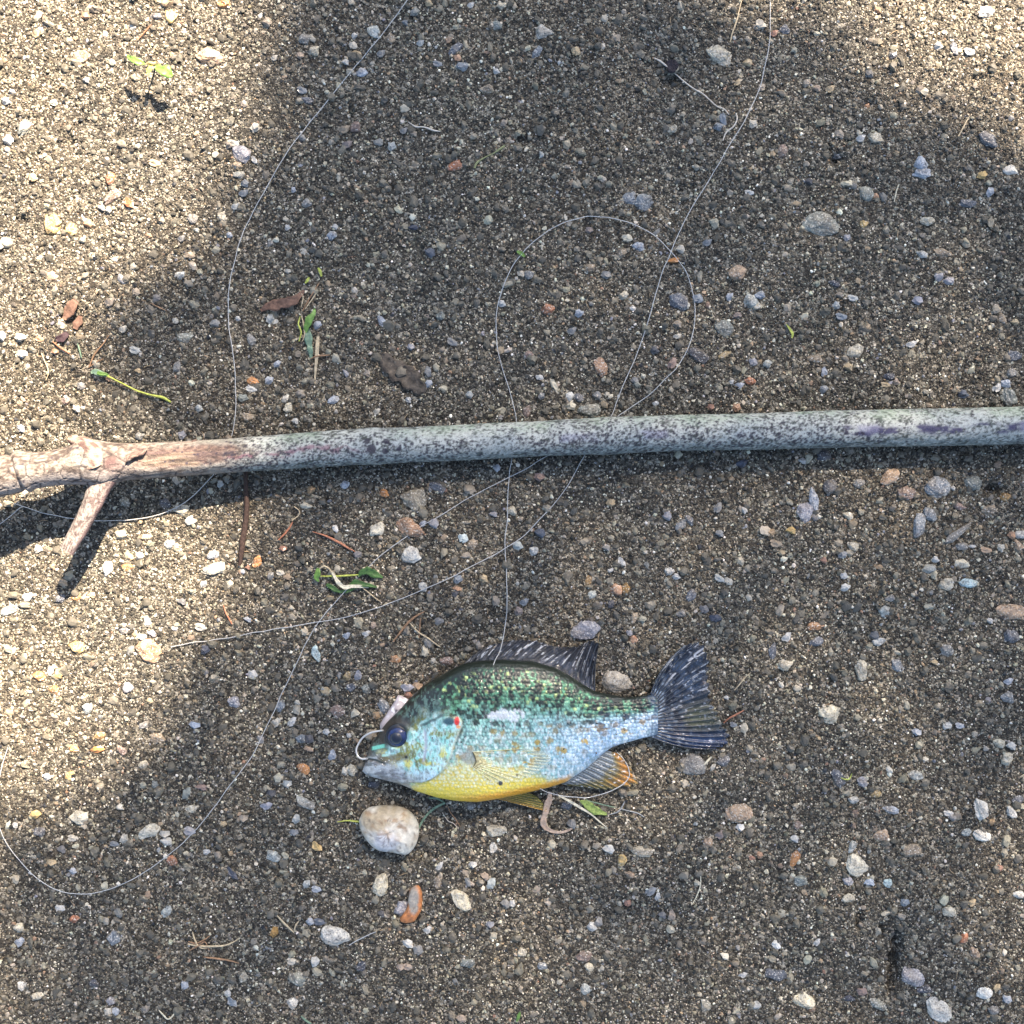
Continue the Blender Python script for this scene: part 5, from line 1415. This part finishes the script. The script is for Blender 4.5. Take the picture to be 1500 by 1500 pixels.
line([(612, -22), (597, 0), (570, 36), (540, 75), (510, 110), (480, 147), (455, 178), (430, 210), (410, 240), (395, 267), (378, 297), (362, 328), (350, 358), (343, 385), (337, 412), (334, 440), (335, 472), (338, 500), (343, 530), (345, 565), (345, 600), (339, 638), (328, 665, 3), (316, 690), (303, 706), (285, 725), (266, 739), (245, 749), (215, 758), (180, 762), (150, 763), (120, 761), (90, 757), (60, 751), (35, 742), (20, 737)],
     "fishing line curving down the left side, under the stick and past its stub")
line([(-30, 790), (0, 768), (14, 757), (30, 743), (33, 741)], "short straight fishing line end leaving the photo at its left edge beside the stick")
line([(1124, -30), (1128, 0), (1128, 30), (1127, 60), (1122, 90), (1115, 120), (1107, 143), (1095, 168), (1082, 191), (1068, 214), (1054, 238), (1040, 262), (1024, 287), (1010, 310), (999, 331), (990, 352), (980, 376), (970, 400), (962, 427), (955, 452), (946, 482), (935, 512), (925, 538), (914, 562), (904, 588), (893, 612), (870, 636, 2), (830, 655, 2), (800, 669), (760, 692), (730, 707), (700, 722), (670, 740), (640, 758), (618, 770), (600, 783), (578, 798), (560, 812), (540, 830), (520, 850), (500, 872), (480, 895), (466, 912), (455, 930), (442, 955), (430, 980), (414, 1014), (400, 1045), (385, 1075), (370, 1106), (350, 1133), (330, 1160), (315, 1181), (300, 1200), (275, 1228), (250, 1250), (225, 1269), (200, 1285), (175, 1297), (150, 1305), (130, 1309), (110, 1309), (92, 1306), (75, 1300), (57, 1289), (40, 1273), (24, 1255), (10, 1235), (0, 1212), (-6, 1180), (-3, 1150), (4, 1118), (12, 1092)],
     "long fishing line sweeping from the upper right under the stick to the lower left curve")
line([(250, 948), (285, 941), (330, 935), (365, 928), (400, 922), (430, 917), (460, 912), (490, 907), (520, 900), (550, 891), (580, 880), (610, 868), (640, 855), (670, 841), (700, 825), (730, 809), (760, 790), (778, 774), (795, 756), (813, 736), (830, 714), (843, 690), (853, 672), (872, 645, 2), (890, 622, 2), (905, 610), (922, 598), (940, 586), (958, 572), (975, 555), (992, 537), (1005, 516), (1013, 496), (1017, 475), (1018, 452), (1015, 430), (1009, 408), (1000, 390), (988, 374), (975, 360), (961, 347), (945, 337), (926, 328), (905, 322), (885, 318), (865, 317), (847, 320), (830, 325), (812, 333), (795, 343), (779, 356), (765, 371), (752, 388), (742, 408), (734, 428), (729, 450), (727, 470), (727, 490), (729, 510), (733, 530), (739, 550), (746, 572), (752, 594), (757, 616), (754, 645, 2), (749, 675), (746, 690), (745, 705), (744, 730), (743, 760), (740, 785), (740, 805), (741, 828), (742, 850), (743, 872), (742, 893), (740, 915), (737, 936, 12), (732, 955, 30), (726, 966, 42), (721, 978, 50)],
     "fishing line with the open loop, running on to the fish's back fin")
line([(774, 1145, 48), (782, 1149, 46), (792, 1155, 40), (800, 1160, 34), (813, 1164, 28), (830, 1167, 26), (846, 1168, 24), (860, 1168, 22), (876, 1165, 21), (890, 1161, 20), (903, 1155, 18), (914, 1148, 16), (921, 1139, 15), (922, 1130, 14), (919, 1121, 12), (912, 1110, 10), (903, 1102, 8)],
     "curl of fishing line looping below the fish's belly and over its rear fin")
line([(511, 1384, 2), (520, 1379), (531, 1374), (541, 1369), (551, 1365, 2)], "short loose snip of fishing line near the white oval pebble", r=.7)

# ---------------------------------------------------------------- twigs, straws, roots
STRAW = flat_mat("dry_straw", (.52, .42, .27), .6, .4, .35, 800)
PALE = flat_mat("pale_straw", (.66, .60, .44), .6, .4, .3, 800)
NEED = flat_mat("red_needle", (.42, .17, .09), .45, .5, .35, 900)
TWIGD = flat_mat("dark_twig_bark", (.055, .035, .028), .8, .3, .5, 900, .0003)
ROOT = flat_mat("pale_root", (.58, .52, .44), .6, .4, .3, 900)
BRN = flat_mat("brown_straw", (.30, .18, .10), .6, .4, .4, 900)
GRN = flat_mat("bright_green", (.14, .26, .05), .42, .5, .35, 700)
GRN2 = flat_mat("dark_green", (.06, .13, .03), .42, .5, .45, 700)
GRY = flat_mat("grey_green", (.16, .24, .16), .5, .4, .35, 700)
YGR = flat_mat("yellow_green", (.46, .50, .10), .5, .4, .35, 700)
LEAFB = flat_mat("dead_leaf_brown", (.17, .10, .07), .75, .3, .45, 500, .0004)


def sprig(name, label, cat, parts):
    """a thing of several pieces: (part name, 'b' blade or 't' tube, rows, material)"""
    xs = [r[0] for p in parts for r in p[2]]; ys = [r[1] for p in parts for r in p[2]]
    e = empty(name, W(sum(xs) / len(xs), sum(ys) / len(ys), 0))
    for (pn, kind, rows, mat) in parts:
        o = blade(pn, rows, mat) if kind == 'b' else px_tube(pn, rows, 1, mat, None, 7, step=2, wob=.6, seed=int(rows[0][0]))
        o.data.transform(__import__("mathutils").Matrix.Translation(-e.location))
        o.parent = e
    tag(e, label, cat)
    return e


def single(name, label, cat, rows, mat, kind='t', group=None, wob=.8):
    o = blade(name, rows, mat) if kind == 'b' else px_tube(name, rows, 1, mat, None, 7, step=2, wob=wob, seed=int(rows[0][0] + rows[0][1]))
    return tag(o, label, cat, group)


single("twig", "thin dark brown twig pointing down the photo from under the stick", "twig", [(360, 690, 6, 3.0), (360, 712, 5, 3.3), (361, 735, 5, 4.0), (361, 755, 5, 4.2), (358, 775, 4, 4.4), (355, 798, 4, 4.6), (353, 815, 3, 3.5), (351, 829, 2, 2.4)], TWIGD)
single("pine_needle", "red brown pine needle with a dark end, left of the orange pink pebble", "pine needle", [(458, 779, 2, .6), (472, 783, 3, 1.2), (485, 789, 3, 1.9), (500, 797, 3, 1.9), (510, 803, 3, 1.5), (520, 808, 3, .6)], NEED)
single("pine_needle", "short rusty pine needle slanting between the dark twig and the white chip", "pine needle", [(429, 764, 3, 1.0), (424, 773, 3, 1.5), (416, 783, 3, 1.5), (408, 791, 3, .8)], NEED)
single("straw", "hooked tan straw above the short rusty needle below the stick", "straw", [(431, 742, 2, .7), (438, 748, 3, .9), (437, 755, 3, .9), (428, 762, 3, .8)], STRAW)
single("straw", "thin tan straw under the dark twig near the navy pebble", "straw", [(327, 886, 2, .7), (332, 900, 3, 1.2), (340, 914, 3, .9)], NEED)
sprig("needle_cluster", "brown pine needles crossing above the fish's forehead", "pine needles", [
    ("needle", 't', [(622, 896, 4, .8), (607, 904, 4, 1.6), (598, 912, 4, 1.8), (588, 924, 3, 1.5), (576, 940, 3, .9)], BRN),
    ("needle", 't', [(600, 912, 4, .8), (612, 925, 4, 1.0), (627, 935, 4, 1.1), (645, 948, 3, .8)], STRAW),
    ("needle", 't', [(616, 905, 4, .7), (615, 918, 3, 1.2), (614, 934, 3, .7)], BRN)])
sprig("dry_grass_tuft", "small tuft of dry tan grass blades at lower left", "dry grass", [
    ("blade", 't', [(275, 1383, 3, 1.0), (295, 1386, 4, 1.6), (320, 1386, 4, 1.4), (338, 1382, 4, 1.1), (352, 1373, 4, .6)], STRAW),
    ("blade", 't', [(282, 1365, 4, .7), (285, 1376, 4, 1.3), (293, 1388, 4, 1.0), (303, 1390, 2, .5)], STRAW),
    ("blade", 't', [(276, 1379, 3, .6), (288, 1382, 4, 1.3), (300, 1376, 4, 1.0), (308, 1370, 3, .5)], BRN),
    ("blade", 't', [(278, 1392, 3, .6), (290, 1386, 5, 1.2), (300, 1380, 5, .9), (306, 1392, 3, .5)], BRN),
    ("blade", 't', [(298, 1402, 3, .8), (315, 1404, 4, 1.5), (335, 1407, 3, 1.2), (350, 1411, 2, .6)], BRN)])
sprig("dry_grass_tuft", "forked scrap of dry grass left of the white oval pebble", "dry grass", [
    ("blade", 't', [(406, 1341, 3, .7), (414, 1350, 4, 1.6), (422, 1358, 4, 1.4), (430, 1366, 3, .8)], STRAW),
    ("blade", 't', [(430, 1366, 3, .6), (433, 1356, 4, 1.1), (438, 1348, 3, .6)], STRAW)])
single("straw", "small curved pale straw at the bottom edge of the photo", "straw", [(233, 1480, 2, .7), (240, 1487, 3, 1.2), (246, 1493, 3, 1.1), (252, 1489, 3, 1.2), (258, 1481, 2, .7)], PALE)
single("straw", "hair thin pale straw on bare sand right of the white chips, bottom centre right", "straw", [(1026, 1277, 2, .6), (1026, 1292, 3, .9), (1023, 1307, 3, .9), (1013, 1326, 2, .5)], PALE)
single("straw", "small reddish needle by the lower corner of the tail fin", "straw", [(1060, 1059, 3, .7), (1070, 1051, 4, 1.3), (1080, 1046, 4, 1.3), (1090, 1040, 3, .8)], NEED)
single("straw", "thin tan needle above the tail fin's right side", "straw", [(1076, 1011, 3, .5), (1084, 1002, 3, .9), (1092, 992, 3, .9), (1100, 985, 3, .5)], STRAW)
single("straw", "broken cream straw touching the grey stone below the tail fin", "straw", [(1030, 1122, 3, .9), (1036, 1115, 4, 1.6), (1042, 1108, 3, 1.0)], PALE)
single("straw", "short golden straw left of the dark slate chip at upper right", "straw", [(1419, 172, 3, .7), (1412, 185, 3, 1.1), (1404, 200, 3, .9)], STRAW)
single("straw", "tiny upright pale straw left of the light blue stones", "straw", [(1317, 270, 3, .8), (1313, 281, 3, .9), (1310, 296, 3, .6)], PALE)
single("straw", "brownish red needle slanting near the grey pebble at the top left", "straw", [(222, 35, 3, .6), (213, 46, 3, 1.0), (202, 58, 3, .7)], NEED)
single("root", "thin root running from the dark hollow toward the long fishing line", "root", [(958, 85, 2, .8), (968, 90, 4, 1.4), (978, 99, 4, 1.2), (990, 109, 4, .9), (1003, 120, 4, 1.0), (1016, 130, 4, 1.0), (1030, 138, 4, 1.0), (1040, 147, 4, .9), (1050, 156, 3, .9), (1060, 160, 3, .9), (1068, 168, 3, .7)], ROOT)
single("root", "short curved root beside the blue grey pair under the pale round stone", "root", [(1078, 165, 3, .8), (1080, 174, 4, 1.1), (1074, 186, 4, 1.1), (1064, 194, 3, 1.2), (1059, 206, 3, .7)], ROOT)
single("root", "dry tan stem coming down from the top edge to the round stone", "stem", [(1090, -12, 3, .9), (1085, 6, 3, .9), (1080, 26, 3, 1.1), (1074, 45, 3, 1.1), (1069, 62, 2, .7)], STRAW)
single("root", "whitish wavy root fragment in the dark sand, upper middle", "root", [(598, 178, 2, .5), (608, 185, 3, 1.1), (620, 186, 3, 1.0), (632, 190, 3, 1.4), (645, 193, 2, .6)], ROOT)
single("twig", "small greenish twig with knobby ends in the upper middle", "twig", [(695, 246, 3, 1.5), (699, 238, 3, 1.6), (712, 230, 3, .8), (724, 224, 3, .9), (733, 218, 3, 1.6), (740, 213, 3, 1.4)], flat_mat("twig_olive", (.26, .27, .13), .6, .4, .4))
single("root", "hair fine brown root crossing the sand between the cream stone and the oval pebble", "root", [(655, 1180, 2, .5), (660, 1190, 3, .8), (668, 1201, 3, .8), (676, 1214, 2, .5)], BRN)
single("root", "fine pale root branching below the fish's breast", "root", [(648, 1190, 2, .4), (656, 1202, 3, .6), (664, 1206, 2, .6), (672, 1214, 2, .4)], ROOT)
single("grass_blade", "green grass blade running from the cream stone up to the fish", "grass blade", [(613, 1214, 4, 1.2), (620, 1201, 7, 1.5), (628, 1191, 8, 1.5), (638, 1183, 8, 1.8), (652, 1176, 6, 1.6)], GRY, 'b')
single("grass_blade", "short green grass tip under the fish's breast", "grass blade", [(628, 1169, 7, .8), (640, 1170, 6, 1.4), (652, 1176, 4, .8)], GRY, 'b')
single("grass_blade", "pale green grass stem touching the left side of the cream stone", "grass blade", [(494, 1204, 3, .5), (508, 1202, 5, .9), (520, 1203, 5, 1.3), (527, 1204, 4, 1.0)], YGR, 'b')
single("grass_blade", "tiny green shoot at the bottom edge right of centre", "grass blade", [(757, 1497, 2, 1.4), (760, 1488, 5, 2.6), (762, 1482, 5, .8)], GRN, 'b')
single("grass_blade", "small green blade in the bottom edge gravel at left", "grass blade", [(441, 1488, 3, .6), (447, 1494, 5, 1.5), (456, 1500, 4, 1.2)], GRY, 'b')
single("leaf_scrap", "tiny bright green leaf scrap on the left side of the line loop", "leaf scrap", [(757, 368, 4, 1.4), (763, 371, 5, 3.0), (769, 376, 4, 1.6)], GRN, 'b')
single("leaf_scrap", "tiny yellow green sprout right of the grey green stone under the loop's right side", "leaf scrap", [(1152, 475, 3, .6), (1157, 482, 4, 1.6), (1161, 489, 4, 2.0), (1160, 495, 3, .8)], YGR, 'b')
single("leaf_scrap", "thin pale green sprig left of the lilac pebble at lower right", "leaf scrap", [(1227, 1136, 3, .4), (1236, 1141, 4, .8), (1244, 1141, 4, 1.0), (1248, 1133, 4, .6)], YGR, 'b')
single("straw", "wide bent dry straw folded like a hook under the fish's rear belly", "straw", [(806, 1160, 10, 3.4), (804, 1172, 9, 4.0), (800, 1185, 8, 4.6), (797, 1198, 7, 4.4), (796, 1207, 6, 4.2), (803, 1215, 6, 3.0), (815, 1219, 5, 2.2), (828, 1218, 4, 1.8), (842, 1211, 3, 1.0)], flat_mat("straw_pinkish", (.46, .34, .25), .6, .4, .35), 'b')
single("straw", "long pale dry straw slanting away from the fish's rear fin", "straw", [(818, 1165, 16, 1.2), (835, 1174, 12, 1.9), (850, 1183, 9, 1.8), (866, 1193, 7, 1.2), (880, 1205, 4, 1.0), (890, 1213, 2, .5)], PALE, 'b')
sprig("green_leaf_fragment", "torn green leaf piece under the fish's rear fin", "leaf", [
    ("leaf_piece", 'b', [(850, 1173, 7, 1.5), (858, 1178, 8, 5.0), (868, 1184, 8, 6.6), (878, 1189, 7, 5.0), (889, 1193, 5, 1.6)], flat_mat("leaf_olive", (.26, .34, .08), .45, .5, .5, 1200)),
    ("stem", 't', [(858, 1172, 8, .8), (873, 1176, 8, 1.0), (888, 1180, 7, .8), (902, 1183, 5, .6)], GRY)])
sprig("root", "grey wispy roots below and right of the fish's rear fin", "root", [
    ("strand", 't', [(893, 1193, 2, .6), (904, 1190, 3, 1.0), (910, 1183, 4, 1.0), (915, 1174, 4, .7)], flat_mat("grey_root", (.30, .31, .31), .6, .4)),
    ("strand", 't', [(908, 1184, 3, .7), (922, 1188, 3, .8), (936, 1192, 3, .8), (944, 1197, 2, .5)], flat_mat("grey_root2", (.30, .31, .31), .6, .4))])
# bits left and upper middle
sprig("torn_grass", "torn green grass blade with dry strands on dark sand, right of the left fishing line", "grass", [
    ("blade", 'b', [(447, 487, 5, 2.0), (449, 478, 8, 4.8), (454, 468, 10, 5.6), (459, 459, 8, 3.8), (461, 452, 5, 1.2)], GRN),
    ("blade", 'b', [(450, 482, 3, 3.2), (452, 496, 5, 5.0), (454, 509, 4, 4.0), (456, 524, 2, 2.0)], GRY),
    ("strand", 'b', [(466, 492, 3, 1.6), (465, 505, 4, 2.8), (464, 520, 4, 2.6), (462, 545, 3, 1.6), (461, 562, 2, .8)], STRAW),
    ("strand", 't', [(440, 463, 4, .8), (437, 475, 6, 1.2), (441, 487, 6, 1.2), (438, 500, 3, .7)], YGR),
    ("strand", 't', [(443, 500, 3, .6), (446, 490, 5, 1.0), (444, 472, 6, 1.0), (441, 462, 4, .5)], STRAW),
    ("strand", 't', [(455, 525, 3, .9), (463, 522, 4, 1.2), (472, 521, 4, 1.2), (484, 520, 2, .7)], BRN)])
sprig("root", "loose brown rootlets above the torn green grass blade", "root", [
    ("strand", 't', [(443, 456, 3, .7), (450, 443, 4, 1.0), (458, 430, 4, 1.0), (468, 414, 3, .6)], BRN),
    ("strand", 't', [(447, 453, 3, .6), (456, 440, 4, .9), (464, 428, 4, .8)], STRAW),
    ("strand", 't', [(438, 424, 3, .6), (444, 436, 4, .8), (441, 450, 3, .6)], STRAW)])
single("leaf_scrap", "yellow green flake above the rootlets", "leaf scrap", [(466, 392, 3, 1.2), (469, 398, 5, 2.4), (471, 405, 3, 1.2)], YGR, 'b')
single("leaf_scrap", "small yellow flake left of the yellow green flake", "leaf scrap", [(453, 406, 3, 1.2), (450, 411, 5, 2.2), (447, 415, 3, 1.0)], YGR, 'b')
single("dead_leaf", "curled dead brown leaf left of the torn green blade", "leaf", [(382, 455, 3, 2.0), (392, 449, 8, 5.5), (405, 447, 9, 7.5), (418, 443, 9, 7.5), (430, 439, 8, 6.5), (440, 432, 5, 4.0), (446, 424, 3, 1.5)], LEAFB, 'b')
single("bark_chip", "flat dark bark chip half sunk in the sand above the middle of the stick", "bark chip", [(555, 520, .5, 4), (564, 526, 1.2, 9), (576, 538, 2.0, 13), (590, 548, 2.4, 15), (603, 559, 2.2, 15), (614, 566, 1.5, 11), (624, 569, .5, 5)], flat_mat("bark_chip_brown", (.085, .072, .058), .8, .3, .5, 500, .0005), 'b')
single("bark_chip", "small black wood crumb at the start of the root, upper right middle", "bark chip", [(975, 92, 2, 5), (984, 97, 5, 9), (992, 101, 4, 6)], flat_mat("black_crumb", (.03, .025, .03), .8, .3, .6, 900, .0006), 'b')
sprig("dead_leaf", "crumpled dark red brown leaf bits on the sunlit edge, above the stick's left end", "leaf", [
    ("leaf_piece", 'b', [(112, 440, 3, 4), (106, 448, 8, 8), (99, 458, 8, 7), (94, 468, 4, 3)], LEAFB),
    ("leaf_piece", 'b', [(118, 462, 3, 3), (114, 472, 6, 6), (110, 482, 3, 4)], LEAFB),
    ("leaf_piece", 'b', [(100, 488, 3, 3), (92, 494, 6, 7), (82, 498, 3, 4)], flat_mat("leaf_dark", (.06, .035, .04), .7, .3, .4, 500, .0004))])
sprig("seed_stalk", "green seed pod with a long thin yellow green stem above the stick's left end", "plant stem", [
    ("pod", 'b', [(133, 546, 4, 2.0), (140, 545, 8, 4.6), (148, 548, 8, 4.8), (156, 550, 6, 3.0)], GRY),
    ("pod", 'b', [(138, 543, 6, 1.4), (146, 547, 10, 2.8), (155, 548, 9, 2.2), (160, 551, 6, 1.0)], GRN),
    ("stem", 't', [(156, 550, 6, 1.6), (168, 556, 7, 1.3), (182, 563, 7, 1.2), (198, 571, 6, 1.3), (215, 577, 5, 1.4), (228, 580, 5, 1.7), (240, 583, 4, 2.2), (250, 589, 3, 1.4)], YGR)])
sprig("needle_cluster", "brown needles and straws above the green seed pod", "pine needles", [
    ("needle", 't', [(160, 490, 3, .6), (150, 505, 4, .9), (138, 520, 4, 1.2), (130, 538, 3, .9)], BRN),
    ("needle", 't', [(152, 525, 3, .5), (142, 530, 4, .9), (133, 536, 3, .7)], BRN),
    ("needle", 't', [(113, 502, 3, .5), (116, 512, 4, 1.3), (119, 524, 3, .9)], GRY)])
single("pine_needle", "orange brown needle on the sunlit sand left of the green pod", "pine needle", [(77, 500, 3, .7), (88, 509, 4, 1.4), (101, 518, 3, .9)], NEED)
single("straw", "thin bent tan straw below the orange brown needle at left", "straw", [(60, 515, 3, .6), (66, 530, 3, .8), (71, 545, 3, .9), (67, 558, 2, .5)], STRAW)
single("straw", "thin brown needle between the left fishing line and the leaf bits", "straw", [(220, 444, 2, .5), (232, 450, 3, .9), (243, 455, 2, .5)], BRN)
sprig("torn_leaf", "torn green leaf with a pale curled strip, crossed by the long fishing line", "leaf", [
    ("leaf_piece", 'b', [(524, 844, 6, 1.5), (533, 838, 8, 5.0), (543, 837, 8, 6.0), (552, 842, 6, 4.5), (561, 846, 4, 1.2)], GRN2),
    ("leaf_piece", 'b', [(510, 858, 4, 1.0), (522, 853, 6, 4.0), (535, 856, 6, 4.0), (552, 860, 4, 1.0)], GRN2),
    ("leaf_piece", 'b', [(466, 832, 7, 2.0), (465, 840, 9, 4.6), (463, 846, 8, 4.2), (467, 852, 4, 1.0)], GRN),
    ("leaf_piece", 'b', [(478, 856, 3, 2.0), (487, 861, 5, 4.0), (496, 866, 4, 2.2), (508, 866, 3, 2.4), (522, 861, 2, 1.0)], GRN2),
    ("stem", 't', [(470, 844, 4, 1.0), (490, 844, 6, 1.4), (508, 843, 7, 1.5), (525, 842, 7, 1.0)], YGR),
    ("curled_strip", 'b', [(486, 838, 8, 1.2), (491, 846, 10, 2.2), (497, 855, 10, 3.2), (505, 860, 9, 3.4), (514, 859, 8, 2.6), (527, 859, 7, 2.2), (540, 860, 4, 1.2)], PALE),
    ("root", 't', [(532, 862, 4, .7), (541, 869, 4, .9), (550, 876, 3, .8), (558, 882, 2, .5)], STRAW),
    ("root", 't', [(468, 834, 6, .8), (474, 829, 8, 1.4), (482, 833, 8, 1.2), (486, 840, 6, .8)], STRAW)])
# seedling
sprig("seedling", "tiny seedling with two bright green leaves on the sunlit sand", "seedling", [
    ("leaf", 'b', [(212, 94, 38, 1.2), (205, 91, 41, 5.2), (197, 88, 42, 6.0), (190, 84, 40, 3.6), (186, 81, 38, 1.0)], GRN),
    ("leaf", 'b', [(226, 97, 36, 1.2), (232, 100, 39, 6.2), (240, 104, 40, 8.0), (248, 108, 39, 6.6), (253, 111, 37, 2.0)], GRN),
    ("leaf", 'b', [(221, 93, 36, 1.0), (220, 99, 40, 4.2), (218, 105, 39, 3.4), (216, 109, 37, 1.0)], YGR),
    ("stem", 't', [(228, 96, 0, 1.4), (226, 94, 16, 1.3), (223, 93, 30, 1.2), (221, 93, 37, 1.4)], flat_mat("stem_red", (.40, .16, .10), .5, .4)),
    ("bud", 't', [(214, 94, 37, .9), (219, 92, 39, 2.4), (225, 94, 38, 2.6), (229, 90, 37, 1.0)], flat_mat("bud_brown", (.40, .30, .12), .6, .4))])
r3 = np.random.default_rng(77)
# loose dry flecks too many to count
Vq, Fq = [], []
for k in range(420):
    a, b = r3.uniform(-150, 1650, 2)
    t, L_ = r3.uniform(0, 6.28), 3 + 11 * r3.random() ** 2
    z_ = float(gh(a, b)) + 2.0
    dx, dy = math.cos(t) * L_ / 2, math.sin(t) * L_ / 2
    P_ = [np.array(W(a + dx * q - dy * .18 * (1 - q * q), b + dy * q + dx * .18 * (1 - q * q), z_ + .4)) for q in (-1, -.4, .4, 1)]
    v_, f_ = tube_geo(P_, np.array([.3, .6, .6, .25]) * S, 4)
    o0 = len(Vq)
    Vq += list(v_); Fq += [tuple(i + o0 for i in f) for f in f_]
o = mesh_obj("dry_flecks", Vq, Fq, flat_mat("fleck_straw", (.34, .25, .15), .7, .4, .5, 300, 0))
tag(o, kind='stuff')

# ---------------------------------------------------------------- the tree whose crown dapples the sand
def sunlit(px, py):
    """share of the sun that gets through the leaves at a point of the sand"""
    T = .105 + .02 * (fbm(px, py, 300, 601, 3) - .5) + .015 * sst(400, 700, py)
    T = T - .065 * np.exp(-(((px - 620) / 330) ** 2 + ((py - 240) / 360) ** 2)) - .01 * np.exp(-(((px - 1050) / 200) ** 2 + ((py - 250) / 200) ** 2))
    edge = np.interp(py, [-200, 0, 120, 200, 280, 350, 430, 500, 560, 620, 680, 760, 840, 920, 1000, 1080, 1150, 1220], [400, 378, 362, 340, 310, 255, 150, 110, 90, 130, 230, 320, 375, 320, 240, 180, 100, -60])
    left = sst(60, -60, px - edge)
    left = left * (1 - .30 * np.exp(-(((px - 60) / 200) ** 2 + ((py - 560) / 55) ** 2)))
    T = np.maximum(T, left)
    tr = sst(-55, 110, (px - 1180) * .50 - (py - 40) * .86)
    T = np.maximum(T, tr)
    T = np.maximum(T, .10 * np.exp(-(((px - 850) / 100) ** 2 + ((py - 130) / 70) ** 2)))
    return np.clip(T, .02, 1)


r4 = np.random.default_rng(99)
LV, LF = [], []
ts = np.array(TOSUN)


def add_leaves(x0, x1, y0, y1, d, lw, ll, hole, layers):
    global LV, LF
    for (dist, spread) in layers:
        gx, gy = np.meshgrid(np.arange(x0, x1, d), np.arange(y0, y1, d))
        ii_, jj_ = np.meshgrid(np.arange(gx.shape[1]), np.arange(gx.shape[0]))
        thr = ((ii_ * .7548777 + jj_ * .5698403 + dist) % 1.0).ravel()
        gx = (gx + r4.uniform(-.38, .38, gx.shape) * d).ravel(); gy = (gy + r4.uniform(-.38, .38, gy.shape) * d).ravel()
        if hole is not None:
            ok = ~((gx > hole[0]) & (gx < hole[1]) & (gy > hole[2]) & (gy < hole[3]))
            gx, gy, thr = gx[ok], gy[ok], thr[ok]
        px_, py_ = gx / S + 750, 750 - gy / S
        T = sunlit(px_, py_)
        p = (1 - T ** (1 / len(layers))) * 1.1
        keep = (.75 * thr + .25 * r4.random(len(p))) < p
        gx, gy = gx[keep], gy[keep]
        dd = dist + r4.uniform(-spread, spread, len(gx))
        for a, b, q in zip(gx, gy, dd):
            c = np.array((a, b, 0)) + ts * q
            n = ts + r4.normal(size=3) * .45
            n /= np.linalg.norm(n)
            u = np.cross(n, r4.normal(size=3)); u /= np.linalg.norm(u)
            w = np.cross(n, u)
            k = r4.uniform(.8, 1.2)
            o0 = len(LV)
            for (s1, s2) in ((-1, 0), (-.35, .9), (.35, .8), (1, 0), (.35, -.8), (-.35, -.9)):
                LV.append(c + u * s1 * ll / 2 * k + w * s2 * lw / 2 * k + n * (.12 * ll * (s1 * s1)))
            LF.append((o0, o0 + 1, o0 + 2, o0 + 3, o0 + 4, o0 + 5))


CORE = (-.34, .34, -.34, .34)
add_leaves(*CORE, .0115, .0125, .0185, None, [(3.3, .2), (3.9, .3), (4.5, .3), (5.1, .3)])
add_leaves(-1.5, 1.5, -1.3, 1.6, .046, .048, .078, CORE, [(3.1, .3), (3.9, .4), (4.7, .4)])
tree = empty("leafy_tree", (.6, 4.9, 0))
tl = np.array(tree.location)
leafm = flat_mat("tree_leaf", (.07, .13, .03), .5, .4, .4, 30, 0)
mesh_obj("crown", np.array(LV) - tl, LF, leafm, tree, None, False)
barkm = flat_mat("tree_bark", (.13, .10, .075), .9, .2, .4, 14, .01)
def unseen_limb(name, pts, par):
    c = catmull([(p[0] * 100, p[1] * 100, p[2], p[3]) for p in pts], 8)
    P_ = np.stack([c[:, 0] / 100, c[:, 1] / 100, c[:, 2]], 1)
    V, F = tube_geo(P_ - tl, c[:, 3], 12)
    return mesh_obj(name, V, F, barkm, par)
# the trunk stands up the photo, out of view; limbs carry the crown
def tubev(name, P_, R_, par):
    P_ = np.array(P_, float)
    k = np.linspace(0, len(P_) - 1, 24)
    Q = np.stack([np.interp(k, np.arange(len(P_)), P_[:, i]) for i in range(3)], 1)
    R2 = np.interp(k, np.arange(len(P_)), R_)
    T = np.gradient(Q, axis=0); T /= np.linalg.norm(T, axis=1)[:, None]
    ref = np.array([1.0, 0, 0]) if abs(T[:, 0]).mean() < .6 else np.array([0, 1.0, 0])
    A = np.cross(T, ref); A /= np.linalg.norm(A, axis=1)[:, None]
    B = np.cross(A, T)
    t = np.linspace(0, 2 * math.pi, 14, endpoint=False)
    V = (Q[:, None] + R2[:, None, None] * (np.cos(t)[None, :, None] * A[:, None] + np.sin(t)[None, :, None] * B[:, None])).reshape(-1, 3)
    F = [tuple(f) for f in grid_faces(24, 14, True)] + [tuple(range(14))[::-1], tuple(range(23 * 14, 24 * 14))]
    return mesh_obj(name, V - tl, F, barkm, par)
tr_ = tubev("unseen_trunk", [(.6, 4.9, -.1), (.55, 4.85, 1.4), (.5, 4.7, 2.8), (.45, 4.6, 4.2), (.4, 4.6, 5.4)], [.17, .14, .12, .09, .05], tree)
tubev("unseen_limb", [(.5, 4.7, 2.7), (.9, 4.1, 3.3), (1.3, 3.7, 3.7)], [.07, .05, .03], tree)
tubev("unseen_limb", [(.47, 4.65, 3.3), (-.4, 4.2, 3.8), (-1.1, 3.6, 4.0)], [.07, .045, .02], tree)
tubev("unseen_limb", [(.44, 4.6, 4.1), (.9, 4.3, 4.7), (1.5, 3.8, 5.1)], [.06, .04, .02], tree)
tag(tree, "leafy tree beyond the top of the photo whose crown shades the sand", "tree")
